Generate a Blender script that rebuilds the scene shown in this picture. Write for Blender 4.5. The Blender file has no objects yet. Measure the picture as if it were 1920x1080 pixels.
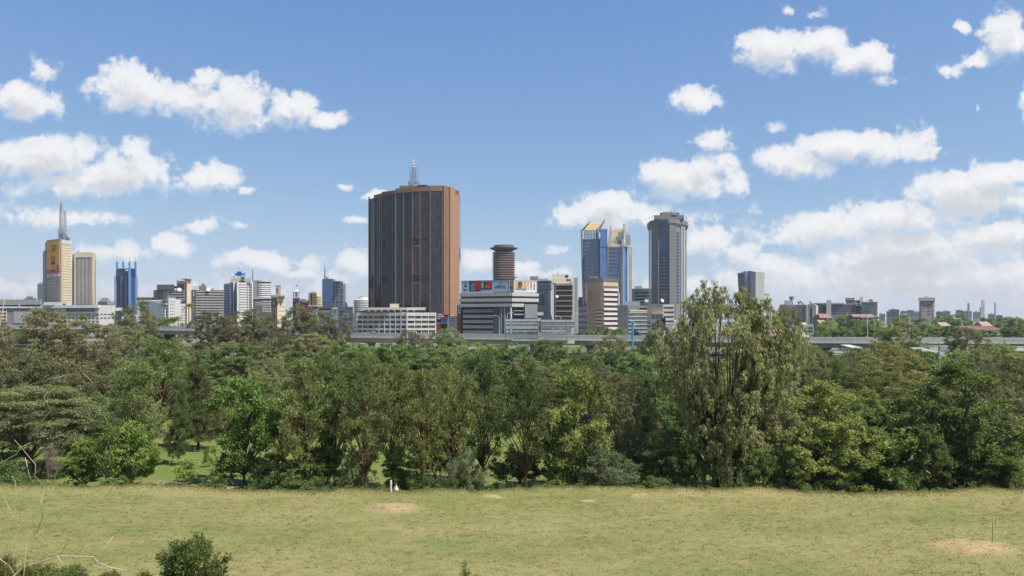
import bpy, math, random
import numpy as np
from mathutils import Vector, noise as mnoise

S = bpy.context.scene
COL = S.collection
R = math.radians
# ---------------------------------------------------------------- camera, sky, sun, exposure
CH = 17.6                      # camera height above the lawn
F = 26.0 / 36.0 * 1920.0       # focal length in photo pixels
cam = bpy.data.cameras.new("camera")
cam.lens = 26.0; cam.sensor_width = 36.0
cam.shift_y = 60.0 / 1920.0
cam.clip_start = 0.2; cam.clip_end = 40000.0
camo = bpy.data.objects.new("camera", cam); COL.objects.link(camo)
camo.location = (0, 0, CH); camo.rotation_euler = (R(90), 0, 0)
S.camera = camo

SUN_EL = 58.0
SUN_AZ = math.degrees(math.atan2(0.86, -0.51))   # clockwise from +Y
sv = Vector((math.cos(R(SUN_EL)) * math.sin(R(SUN_AZ)), math.cos(R(SUN_EL)) * math.cos(R(SUN_AZ)), math.sin(R(SUN_EL))))
sun = bpy.data.lights.new("sun", 'SUN')
sun.energy = 4.6; sun.angle = R(0.5); sun.color = (1.0, 0.95, 0.87)
suno = bpy.data.objects.new("sun", sun); COL.objects.link(suno)
suno.rotation_euler = sv.to_track_quat('Z', 'Y').to_euler()
suno.location = (300, -100, 500)

S.view_settings.view_transform = 'Standard'
S.view_settings.look = 'None'
S.view_settings.exposure = 0.62
S.view_settings.gamma = 1.0
S.cycles.max_bounces = 6
S.cycles.diffuse_bounces = 3
S.cycles.glossy_bounces = 2
S.cycles.transmission_bounces = 3
S.cycles.volume_bounces = 0
S.cycles.transparent_max_bounces = 6
S.cycles.use_denoising = True
S.cycles.denoising_prefilter = 'ACCURATE'
S.cycles.sample_clamp_indirect = 2.0
S.cycles.caustics_reflective = False
S.cycles.caustics_refractive = False


class NT:
    """small node-tree writer"""
    def __init__(s, nt):
        s.nt = nt
    def n(s, t, **kw):
        nd = s.nt.nodes.new(t)
        for k, v in kw.items():
            if k.startswith('i_'):
                key = k[2:]
                key = int(key) if key.isdigit() else key.replace('_', ' ')
                if hasattr(v, 'links') or isinstance(v, bpy.types.NodeSocket):
                    s.nt.links.new(v, nd.inputs[key])
                else:
                    nd.inputs[key].default_value = v
            else:
                setattr(nd, k, v)
        return nd
    def m(s, op, a, b=None, c=None, clamp=False):
        nd = s.nt.nodes.new('ShaderNodeMath'); nd.operation = op; nd.use_clamp = clamp
        for i, v in enumerate((a, b, c)):
            if v is None: continue
            if isinstance(v, bpy.types.NodeSocket): s.nt.links.new(v, nd.inputs[i])
            else: nd.inputs[i].default_value = v
        return nd.outputs[0]
    def v(s, op, a, b=None, c=None):
        nd = s.nt.nodes.new('ShaderNodeVectorMath'); nd.operation = op
        for i, x in enumerate((a, b, c)):
            if x is None: continue
            if isinstance(x, bpy.types.NodeSocket): s.nt.links.new(x, nd.inputs[i])
            else: nd.inputs[i].default_value = x
        return nd.outputs['Value'] if op in ('LENGTH', 'DOT_PRODUCT') else nd.outputs[0]
    def noise(s, vec, scale, detail=4, rough=.55):
        nd = s.n('ShaderNodeTexNoise', i_Scale=scale, i_Detail=detail, i_Roughness=rough)
        s.nt.links.new(vec, nd.inputs['Vector'])
        return nd.outputs['Fac']
    def ramp(s, x, a, b, lo=0., hi=1., smooth=True):
        nd = s.n('ShaderNodeMapRange', i_Value=x, i_From_Min=a, i_From_Max=b, i_To_Min=lo, i_To_Max=hi)
        nd.interpolation_type = 'SMOOTHSTEP' if smooth else 'LINEAR'
        return nd.outputs[0]
    def mix(s, f, a, b, mode='MIX'):
        nd = s.nt.nodes.new('ShaderNodeMix'); nd.data_type = 'RGBA'; nd.blend_type = mode
        for k, v in ((0, f), (6, a), (7, b)):
            if isinstance(v, bpy.types.NodeSocket): s.nt.links.new(v, nd.inputs[k])
            else: nd.inputs[k].default_value = v if k == 0 else (*v[:3], 1)
        return nd.outputs[2]
    def link(s, a, b): s.nt.links.new(a, b)


# clouds: soft blobs (tan azimuth, tan elevation) in units of a hundred photo pixels, broken up by noise
CL = [(40,190,85,38,1),(75,130,40,25,.45),(255,168,95,50,1.1),(235,140,60,35,.8),(345,185,80,35,.8),(425,190,85,58,1.05),(440,228,80,32,.9),
 (550,205,65,42,.9),(620,226,48,18,.8),(385,150,40,28,.8),
 (85,300,140,46,1.1),(100,275,80,30,.9),(230,322,110,50,1.15),(250,285,50,28,.8),(160,345,160,30,.9),(390,332,66,36,1.05),(465,358,22,12,.6),
 (130,408,125,26,.62),(20,400,60,25,.5),(375,422,48,20,.55),(442,428,25,12,.4),(325,460,46,26,1.0),(490,490,105,22,.75),(560,512,50,13,.7),(590,490,60,20,.4),(225,475,60,22,.55),
 (150,480,70,24,.4),(665,488,55,30,.75),(700,372,26,16,.8),(668,412,26,10,.5),(650,346,14,8,.4),(640,520,60,18,.5),(320,505,30,12,.4),
 (1450,98,85,45,1.1),(1530,85,80,40,1.05),(1610,108,80,42,1.1),(1655,150,32,18,.6),(1308,188,58,34,.8),(1335,262,62,34,.45),(1445,240,25,14,.4),
 (1885,70,55,55,.95),(1840,112,45,22,.8),(1785,132,28,20,.6),(1808,54,22,14,.6),(1480,18,16,12,.5),(1525,25,24,12,.4),(1918,190,16,42,.8),(1832,200,12,22,.35),
 (1500,305,95,40,1.1),(1600,280,120,45,1.15),(1715,272,55,40,1.0),(1290,340,115,46,1.15),(1330,312,60,28,.9),(1370,350,40,30,.7),
 (1125,402,105,42,1.1),(1150,375,45,24,.8),(1215,405,60,30,.9),(1325,448,66,36,.95),(1390,470,50,22,.8),(1300,400,120,26,.4),
 (1045,468,36,16,.55),(890,492,52,30,.9),(985,500,36,16,.8),(1010,515,70,18,.5),(1440,490,90,28,.8),(1370,420,50,14,.3),
 (1820,365,150,55,1.15),(1880,330,90,36,1.0),(1690,410,130,46,1.1),(1580,430,120,42,1.1),(1500,445,90,36,.9),(1860,440,120,40,1.1),(1700,470,280,50,1.2),(1760,525,380,60,1.25),(1500,525,240,50,.9),(1300,540,200,30,.5),(1880,560,300,50,1.1),(1560,560,300,40,.8),(420,545,300,24,.45),(900,540,200,24,.45),(60,540,160,24,.4)]


def make_world():
    w = bpy.data.worlds.new("World"); S.world = w; w.use_nodes = True
    nt = w.node_tree; nt.nodes.clear(); N = NT(nt)
    g = bpy.data.node_groups.new('cloud_field', 'ShaderNodeTree')
    g.interface.new_socket('P', in_out='INPUT', socket_type='NodeSocketVector')
    g.interface.new_socket('D', in_out='OUTPUT', socket_type='NodeSocketFloat'); g.interface.new_socket('C', in_out='OUTPUT', socket_type='NodeSocketFloat')
    G = NT(g); gi = g.nodes.new('NodeGroupInput'); go = g.nodes.new('NodeGroupOutput')
    p = gi.outputs[0]
    # domain warp
    nw = g.nodes.new('ShaderNodeTexNoise'); nw.inputs['Scale'].default_value = 1.3; nw.inputs['Detail'].default_value = 3
    g.links.new(p, nw.inputs['Vector'])
    wv = G.v('MULTIPLY', G.v('SUBTRACT', nw.outputs['Color'], (.5, .5, .5)), (.55, .38, 0))
    q = G.v('ADD', p, wv)
    cur = None
    for (cx, cy, rx, ry, st) in CL:
        c = ((cx - 960) / 100, (600 - cy) / 100); r = (rx * 1.12 / 100, ry * 1.12 / 100)
        d = G.v('LENGTH', G.v('MULTIPLY_ADD', q, (1 / r[0], 1 / r[1], 0), (-c[0] / r[0], -c[1] / r[1], 0)))
        f = G.m('MULTIPLY_ADD', d, -st, st)
        cur = f if cur is None else G.m('SMOOTH_MAX', cur, f, .12)
    n1 = G.noise(p, 1.9, 8, .6)
    n2 = G.noise(p, 7.0, 6, .68)
    def billow(sc):
        vo = g.nodes.new('ShaderNodeTexVoronoi'); vo.inputs['Scale'].default_value = sc; g.links.new(q, vo.inputs['Vector']); return vo.outputs['Distance']
    dens = G.m('ADD', G.m('MAXIMUM', cur, -1.), G.m('MULTIPLY_ADD', n1, 1.15, -.60))
    dens = G.m('ADD', dens, G.m('MULTIPLY_ADD', billow(2.4), -.40, .16)); dens = G.m('ADD', dens, G.m('MULTIPLY_ADD', billow(6.5), -.22, .085))
    dens = G.m('ADD', dens, G.m('MULTIPLY_ADD', n2, .62, -.31))
    g.links.new(dens, go.inputs[0]); g.links.new(cur, go.inputs[1])
    tc = N.n('ShaderNodeTexCoord'); sep = N.n('ShaderNodeSeparateXYZ'); N.link(tc.outputs['Generated'], sep.inputs[0])
    y = N.m('MAXIMUM', N.m('ABSOLUTE', sep.outputs[1]), .05)
    U = N.m('MULTIPLY', N.m('DIVIDE', sep.outputs[0], y), F / 100)
    V = N.m('MULTIPLY', N.m('DIVIDE', sep.outputs[2], y), F / 100)
    P = N.n('ShaderNodeCombineXYZ', i_0=U, i_1=V, i_2=0.0).outputs[0]
    def fld(vec):
        gn = nt.nodes.new('ShaderNodeGroup'); gn.node_tree = g; N.link(vec, gn.inputs[0]); return gn.outputs[0]
    d0 = fld(P); d1 = fld(N.v('ADD', P, (.10, .30, 0)))
    alpha = N.ramp(N.m('DIVIDE', N.m('ADD', d0, .06), N.ramp(d1, -.1, .7, .34, .9)), 0, 1)
    alpha = N.m('MULTIPLY', alpha, N.ramp(d0.node.outputs[1], -.25, .40, .25, 1))
    alpha = N.m('MULTIPLY', alpha, N.ramp(V, .0, .5))
    alpha = N.m('MULTIPLY', alpha, .96)
    # side away from the light gets greyer where there is more cloud towards the sun
    sh = N.ramp(N.m('MULTIPLY_ADD', d0, .15, N.m('MULTIPLY', d1, .85)), .05, .95)
    thick = N.ramp(d0, .1, .8)
    cc = N.mix(sh, (.97, .965, .96), (.67, .675, .70))
    cc = N.mix(thick, (.86, .88, .92), cc)
    sky = N.n('ShaderNodeTexSky', sky_type='NISHITA', sun_disc=False, sun_elevation=R(SUN_EL), sun_rotation=R(SUN_AZ))
    sky.altitude = 1700; sky.air_density = 1.0; sky.dust_density = .45; sky.ozone_density = 2.0
    # per-channel curve reshapes the sky light in its colour: the brightest part near the horizon is held back and the blue is fuller
    hs = N.n('ShaderNodeHueSaturation', i_Saturation=1.0)
    N.link(N.v('DIVIDE', N.v('MULTIPLY', sky.outputs[0], (.755, 1.03, 2.12)), N.v('MULTIPLY_ADD', sky.outputs[0], (.098, .19, .459), (1, 1, 1))), hs.inputs['Color'])
    b1 = N.n('ShaderNodeBackground', i_Color=hs.outputs[0], i_Strength=SKY)
    b2 = N.n('ShaderNodeBackground', i_Color=cc, i_Strength=CLOUD)
    ms = N.n('ShaderNodeMixShader'); N.link(alpha, ms.inputs[0]); N.link(b1.outputs[0], ms.inputs[1]); N.link(b2.outputs[0], ms.inputs[2])
    o = N.n('ShaderNodeOutputWorld'); N.link(ms.outputs[0], o.inputs[0])
SKY, CLOUD = .144, .645
make_world()

# ---------------------------------------------------------------- materials
MATS = {}
def new_mat(name):
    m = bpy.data.materials.new(name); m.use_nodes = True; m.node_tree.nodes.clear(); MATS[name] = m
    return m, NT(m.node_tree)

def surf(name, col, rough=.8, var=.15, scale=.08, spec=.25, metal=0., streak=True, bump=0.):
    """painted, concrete or metal surface with uneven soiling"""
    m, N = new_mat(name)
    tc = N.n('ShaderNodeTexCoord').outputs['Object']
    n = N.noise(tc, scale, 6, .65)
    if streak:
        n2 = N.noise(N.v('MULTIPLY', tc, (.9, .9, .06)), .8, 4, .6)
        n = N.m('MULTIPLY_ADD', n2, .5, N.m('MULTIPLY', n, .5))
    k = N.ramp(n, .3, .7, 1 - var*1.4, 1 + var*1.1, False)
    c = N.v('SCALE', N.n('ShaderNodeRGB').outputs[0]); nd = c.node
    nd.inputs[0].links[0].from_node.outputs[0].default_value = (*col, 1)
    N.link(k, nd.inputs['Scale'])
    b = N.n('ShaderNodeBsdfPrincipled', i_Roughness=rough, i_Metallic=metal)
    b.inputs['Specular IOR Level'].default_value = spec
    N.link(c, b.inputs['Base Color'])
    if bump:
        bp = N.n('ShaderNodeBump', i_Strength=bump, i_Height=n); N.link(bp.outputs[0], b.inputs['Normal'])
    o = N.n('ShaderNodeOutputMaterial'); N.link(b.outputs[0], o.inputs[0])
    return m

def glass(name, col, rough=.12, spec=.6, cell=(1.6, 1.6, 3.4), var=.5, tilt=.02, ior=1.5, wav=.0):
    """tinted window glass: each pane a little different in tone and tilt, as blinds and frames make them"""
    m, N = new_mat(name)
    tc = N.n('ShaderNodeTexCoord').outputs['Object']
    sn = N.v('SNAP', N.v('ADD', tc, (.37, .41, .29)), cell)
    wn = N.n('ShaderNodeTexWhiteNoise'); N.link(sn, wn.inputs['Vector'])
    k = N.ramp(wn.outputs['Value'], 0, 1, 1 - var, 1 + var, False)
    c = N.v('SCALE', N.n('ShaderNodeRGB').outputs[0]); nd = c.node
    nd.inputs[0].links[0].from_node.outputs[0].default_value = (*col, 1)
    N.link(k, nd.inputs['Scale'])
    geo = N.n('ShaderNodeNewGeometry').outputs['Normal']
    nn = N.v('NORMALIZE', N.v('ADD', geo, N.v('MULTIPLY', N.v('SUBTRACT', wn.outputs['Color'], (.5, .5, .5)), (tilt, tilt, tilt))))
    if wav:
        wn2 = N.n('ShaderNodeTexNoise', i_Scale=.045, i_Detail=3.); N.link(tc, wn2.inputs['Vector'])
        nn = N.v('NORMALIZE', N.v('ADD', nn, N.v('MULTIPLY', N.v('SUBTRACT', wn2.outputs['Color'], (.5, .5, .5)), (wav, wav, wav))))
    b = N.n('ShaderNodeBsdfPrincipled', i_Roughness=rough)
    b.inputs['Specular IOR Level'].default_value = spec; b.inputs['IOR'].default_value = ior
    N.link(c, b.inputs['Base Color']); N.link(nn, b.inputs['Normal'])
    o = N.n('ShaderNodeOutputMaterial'); N.link(b.outputs[0], o.inputs[0])
    return m

def leafmat(name, dark, light, trans=.38, hue=.03):
    m, N = new_mat(name)
    at = N.n('ShaderNodeAttribute', attribute_name='tint').outputs['Fac']
    oi = N.n('ShaderNodeObjectInfo').outputs['Random']
    c = N.mix(at, dark, light)
    hs = N.n('ShaderNodeHueSaturation', i_Saturation=.88)
    N.link(c, hs.inputs['Color'])
    N.link(N.ramp(oi, 0, 1, .5 - hue, .5 + hue * .6, False), hs.inputs['Hue'])
    r2 = N.m('FRACT', N.m('MULTIPLY', oi, 17.3))
    N.link(N.ramp(r2, 0, 1, .72, 1.32, False), hs.inputs['Value'])
    b = N.n('ShaderNodeBsdfPrincipled', i_Roughness=.6); b.inputs['Specular IOR Level'].default_value = .15
    N.link(hs.outputs[0], b.inputs['Base Color'])
    t = N.n('ShaderNodeBsdfTranslucent'); N.link(N.v('MULTIPLY', hs.outputs[0], (1.3, 1.5, .7)), t.inputs[0])
    ms = N.n('ShaderNodeMixShader', i_0=trans); N.link(b.outputs[0], ms.inputs[1]); N.link(t.outputs[0], ms.inputs[2])
    o = N.n('ShaderNodeOutputMaterial'); N.link(ms.outputs[0], o.inputs[0])
    return m

surf('white', (.62, .61, .585), .7, .10); surf('offwhite', (.52, .505, .465), .8, .14); surf('cream', (.62, .52, .37), .8, .10)
surf('beige', (.50, .42, .31), .8, .12); surf('tan', (.45, .37, .265), .8, .10); surf('grey', (.33, .33, .33), .8, .14)
surf('midgrey', (.22, .22, .225), .8, .14); surf('darkgrey', (.10, .10, .11), .7, .2); surf('black', (.025, .027, .032), .5, .3)
surf('concrete', (.36, .35, .33), .85, .16); surf('paleconcrete', (.47, .46, .43), .85, .14); surf('olivegrey', (.20, .19, .165), .85, .14)
surf('slategrey', (.30, .30, .305), .75, .12); surf('brown', (.215, .125, .085), .75, .10); surf('browndark', (.17, .095, .07), .7, .10)
surf('orangebrown', (.335, .19, .115), .75, .08); surf('brick', (.33, .13, .08), .85, .15); surf('mauve', (.26, .195, .18), .85, .15)
surf('tanroof', (.34, .25, .18), .85, .2); surf('rooftile', (.17, .098, .075), .85, .2, .5); surf('rust', (.30, .17, .13), .85, .2); surf('redpaint', (.42, .05, .04), .6, .1)
surf('yellow', (.68, .52, .24), .8, .08); surf('gold', (.62, .43, .12), .45, .12, .3, .4); surf('bluemetal', (.13, .25, .5), .4, .12, .1, .5)
surf('bluepaint', (.03, .10, .36), .45, .1); surf('bluebright', (.05, .27, .62), .5, .08); surf('towergrey', (.185, .18, .172), .75, .12); surf('towerpale', (.38, .375, .36), .75, .12); surf('steel', (.34, .35, .37), .45, .2, .4, .5, .4)
surf('whitesteel', (.70, .72, .74), .5, .08, .4, .4); surf('banner', (.80, .37, .06), .6, .07, .1, .2, 0, False); surf('bannerred', (.50, .15, .07), .6, .15, .3, .2, 0, False)
surf('ink', (.06, .035, .02), .7, .1); surf('signblue', (.36, .44, .56), .6, .05, .2, .2, 0, False); surf('sand', (.50, .34, .23), .7, .2, .6, .2, 0, False)
surf('skin', (.16, .075, .05), .6, .25, 1.2, .2, 0, False); surf('scarlet', (.36, .03, .03), .6, .5, .35, .2, 0, False); surf('green', (.02, .20, .10), .5, .1)
surf('asphalt', (.055, .055, .057), .9, .2, .3, .2, 0, False); surf('teal', (.05, .22, .36), .6, .3); surf('crimson', (.5, .03, .09), .6, .1)
surf('barkdark', (.085, .062, .045), .95, .3, 1.5, .1); surf('barkpale', (.26, .21, .15), .9, .3, 1.5, .1); surf('barkyellow', (.34, .27, .10), .9, .2, 1.5, .1)
surf('barkred', (.13, .075, .05), .95, .3, 1.5, .1); surf('drytwig', (.45, .37, .27), .9, .15, 3., .1); surf('carwhite', (.75, .75, .75), .3, .04, .3, .5)
surf('cardark', (.04, .045, .05), .3, .1, .3, .5); surf('rubber', (.02, .02, .02), .9, .1)
glass('glassdark', (.030, .033, .038)); glass('glassbrown', (.016, .012, .011), .05, .5, (1.5, 1.5, 3.7), .6, .03, 1.68, .20); glass('glassblue', (.050, .150, .36), .10, .5, (1.5, 1.5, 3.5), .25, .03, 1.9, .1)
glass('glassnavy', (.022, .045, .115), .12, .7, (1.5, 1.5, 3.5), .4); glass('glasspale', (.10, .17, .19), .15, .7, (1.4, 1.4, 3.2), .5); glass('glassslate', (.07, .085, .115), .15, .6, (1.5, 1.5, 3.4), .4)
glass('glasscar', (.02, .02, .025), .1, .6)
leafmat('leaf_tier', (0.084, 0.115, 0.041), (0.330, 0.397, 0.161), .4); leafmat('leaf_olive', (0.081, 0.104, 0.032), (0.293, 0.319, 0.105)); leafmat('leaf_feather', (0.073, 0.101, 0.029), (0.308, 0.362, 0.113))
leafmat('leaf_brownolive', (0.112, 0.113, 0.045), (0.344, 0.328, 0.148)); leafmat('leaf_bright', (0.077, 0.127, 0.020), (0.316, 0.403, 0.064), .4)
leafmat('leaf_green', (0.059, 0.102, 0.026), (0.232, 0.312, 0.077)); leafmat('leaf_deep', (0.078, 0.121, 0.032), (0.346, 0.420, 0.104))
leafmat('leaf_euc', (0.122, 0.137, 0.057), (0.464, 0.469, 0.211), .4); leafmat('leaf_fever', (0.133, 0.128, 0.031), (0.393, 0.355, 0.112)); leafmat('leaf_silver', (0.077, 0.106, 0.049), (0.309, 0.355, 0.183), .4)
leafmat('leaf_pod', (0.213, 0.125, 0.075), (0.451, 0.301, 0.200), .4, .02); leafmat('leaf_dark', (0.027, 0.050, 0.019), (0.133, 0.172, 0.053)); leafmat('leaf_bush', (0.049, 0.085, 0.019), (0.342, 0.393, 0.086), .4)
leafmat('leaf_tip', (0.212, 0.098, 0.033), (0.428, 0.232, 0.072), .4, .02); leafmat('leaf_purple', (0.140, 0.099, 0.084), (0.369, 0.286, 0.228), .4)

# ---------------------------------------------------------------- mesh helpers
def tag(o, label=None, cat=None, group=None, kind=None):
    if label: o['label'] = label
    if cat: o['category'] = cat
    if group: o['group'] = group
    if kind: o['kind'] = kind
    return o

def empty(name, loc, label, cat, group=None):
    o = bpy.data.objects.new(name, None); COL.objects.link(o); o.location = loc; o.empty_display_size = .5
    return tag(o, label, cat, group)

class MB:
    def __init__(s): s.v = []; s.f = []
    def hexa(s, p):
        b = len(s.v); s.v += [tuple(q) for q in p]
        s.f += [(b, b+3, b+2, b+1), (b+4, b+5, b+6, b+7), (b, b+1, b+5, b+4), (b+1, b+2, b+6, b+5), (b+2, b+3, b+7, b+6), (b+3, b, b+4, b+7)]
        return s
    def box(s, x0, x1, y0, y1, z0, z1):
        return s.hexa([(x0, y0, z0), (x1, y0, z0), (x1, y1, z0), (x0, y1, z0), (x0, y0, z1), (x1, y0, z1), (x1, y1, z1), (x0, y1, z1)])
    def prism(s, poly, z0, z1, top=None):
        """counter-clockwise footprint; z1 may be a list of heights; top an alternative outline at the top"""
        n = len(poly); b = len(s.v); top = top or poly
        zz = z1 if isinstance(z1, (list, tuple)) else [z1] * n
        s.v += [(p[0], p[1], z0) for p in poly] + [(p[0], p[1], zz[i]) for i, p in enumerate(top)]
        s.f.append(tuple(reversed(range(b, b+n)))); s.f.append(tuple(range(b+n, b+2*n)))
        for i in range(n):
            j = (i + 1) % n; s.f.append((b+i, b+j, b+n+j, b+n+i))
        return s
    def tube(s, pts, rad, n=6, cap=True):
        pts = [Vector(p) for p in pts]; b = len(s.v); L = len(pts)
        if not isinstance(rad, (list, tuple)): rad = [rad] * L
        for i, p in enumerate(pts):
            d = (pts[min(i+1, L-1)] - pts[max(i-1, 0)]).normalized()
            a = d.cross(Vector((0, 0, 1)) if abs(d.z) < .9 else Vector((1, 0, 0))).normalized(); c = d.cross(a)
            for k in range(n):
                t = 2*math.pi*k/n; s.v.append(tuple(p + (a*math.cos(t) + c*math.sin(t))*rad[i]))
        for i in range(L-1):
            for k in range(n):
                k2 = (k+1) % n; s.f.append((b+i*n+k, b+i*n+k2, b+(i+1)*n+k2, b+(i+1)*n+k))
        if cap:
            s.f.append(tuple(b+k for k in reversed(range(n)))); s.f.append(tuple(b+(L-1)*n+k for k in range(n)))
        return s
    def lathe(s, cx, cy, prof, n=28):
        b = len(s.v)
        for r, z in prof:
            for k in range(n):
                t = 2*math.pi*k/n; s.v.append((cx + r*math.cos(t), cy + r*math.sin(t), z))
        for i in range(len(prof)-1):
            for k in range(n):
                k2 = (k+1) % n; s.f.append((b+i*n+k, b+i*n+k2, b+(i+1)*n+k2, b+(i+1)*n+k))
        s.f.append(tuple(b+k for k in reversed(range(n)))); s.f.append(tuple(b+(len(prof)-1)*n+k for k in range(n)))
        return s
    def poly(s, pts):
        b = len(s.v); s.v += [tuple(p) for p in pts]; s.f.append(tuple(range(b, b+len(pts)))); return s
    def mesh(s, name, matn, smooth=False):
        me = bpy.data.meshes.new(name); me.from_pydata(s.v, [], s.f); me.materials.append(MATS[matn])
        if smooth:
            for p in me.polygons: p.use_smooth = True
        return me
    def build(s, name, matn, parent=None, smooth=False, loc=None):
        return link(name, s.mesh(name, matn, smooth), parent, loc)

def link(name, me, parent=None, loc=None):
    o = bpy.data.objects.new(name, me); COL.objects.link(o)
    if parent is not None: o.parent = parent
    if loc is not None: o.location = loc
    return o

def copy_tree(root, loc, rz=0., sc=(1, 1, 1), label=None):
    r = root.copy(); COL.objects.link(r); r.location = loc; r.rotation_euler = (0, 0, rz); r.scale = sc
    if label: r['label'] = label
    for ch in list(root.children):
        c = ch.copy(); COL.objects.link(c); c.parent = r
        for g in list(ch.children):
            d = g.copy(); COL.objects.link(d); d.parent = c
    return r

def text(name, s, size, loc, matn, parent, rz=0., align='CENTER', ext=.05, sx=1.):
    cu = bpy.data.curves.new(name, 'FONT'); cu.body = s; cu.size = size; cu.align_x = align; cu.extrude = ext; cu.resolution_u = 3
    t = bpy.data.objects.new(name, cu)
    me = bpy.data.meshes.new_from_object(t); bpy.data.objects.remove(t)
    me.name = name; me.materials.clear(); me.materials.append(MATS[matn])
    o = link(name, me, parent, loc); o.rotation_euler = (R(90), 0, rz); o.scale = (sx, 1, 1)
    return o

# photo bearings -> metres at a given distance
def X(px, D): return (px - 960.0) / F * D
def Z(py, D): return CH + (600.0 - py) / F * D

# ---------------------------------------------------------------- terrain
MOUNDS = [(X(735, 69.5), 69.2, 3.3, 2.6, .34), (X(1822, 56.8), 56.9, 4.1, 3.0, .38), (X(925, 73.5), 73.5, 1.3, .6, .10), (X(1102, 72), 72, .9, .6, .10), (X(1195, 73.6), 73.6, 1.0, .8, .2)]
def lip(x): return 74.9 + .9*math.sin(x*.11+.6) + .6*math.sin(x*.31) + (.8 if x < -20 else 0)
def sstep(a, b, t):
    t = min(1, max(0, (t-a)/(b-a))); return t*t*(3-2*t)
def ground(x, y):
    if y < 3: return 15.7
    w = mnoise.noise((x*.05, y*.05, .3))*.22 + mnoise.noise((x*.25, y*.25, 4.))*.06
    if y < 48: return 15.7*(1 - (y-3)/45.0) + w*.5 + .12*mnoise.noise((x*.8, y*.8, 1.))
    z = w
    l = lip(x)
    if y < l + 12:
        for mx, my, rx, ry, h in MOUNDS:
            d = math.hypot((x-mx)/rx, (y-my)/ry)
            if d < 1: z += h*(1-d*d)**1.5*(1+.3*mnoise.noise((x*1.3, y*1.3, 7)))
        z += .38*math.exp(-((y-l)/1.1)**2)*(1+.9*mnoise.noise((x*.22, 3., 1.))+.5*mnoise.noise((x*.9, 3., 5.)))
        z -= 2.0*sstep(l+.6, l+9, y)
        return z
    return w*1.5 - 2.0 + 5.0*sstep(90, 320, y)

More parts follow.
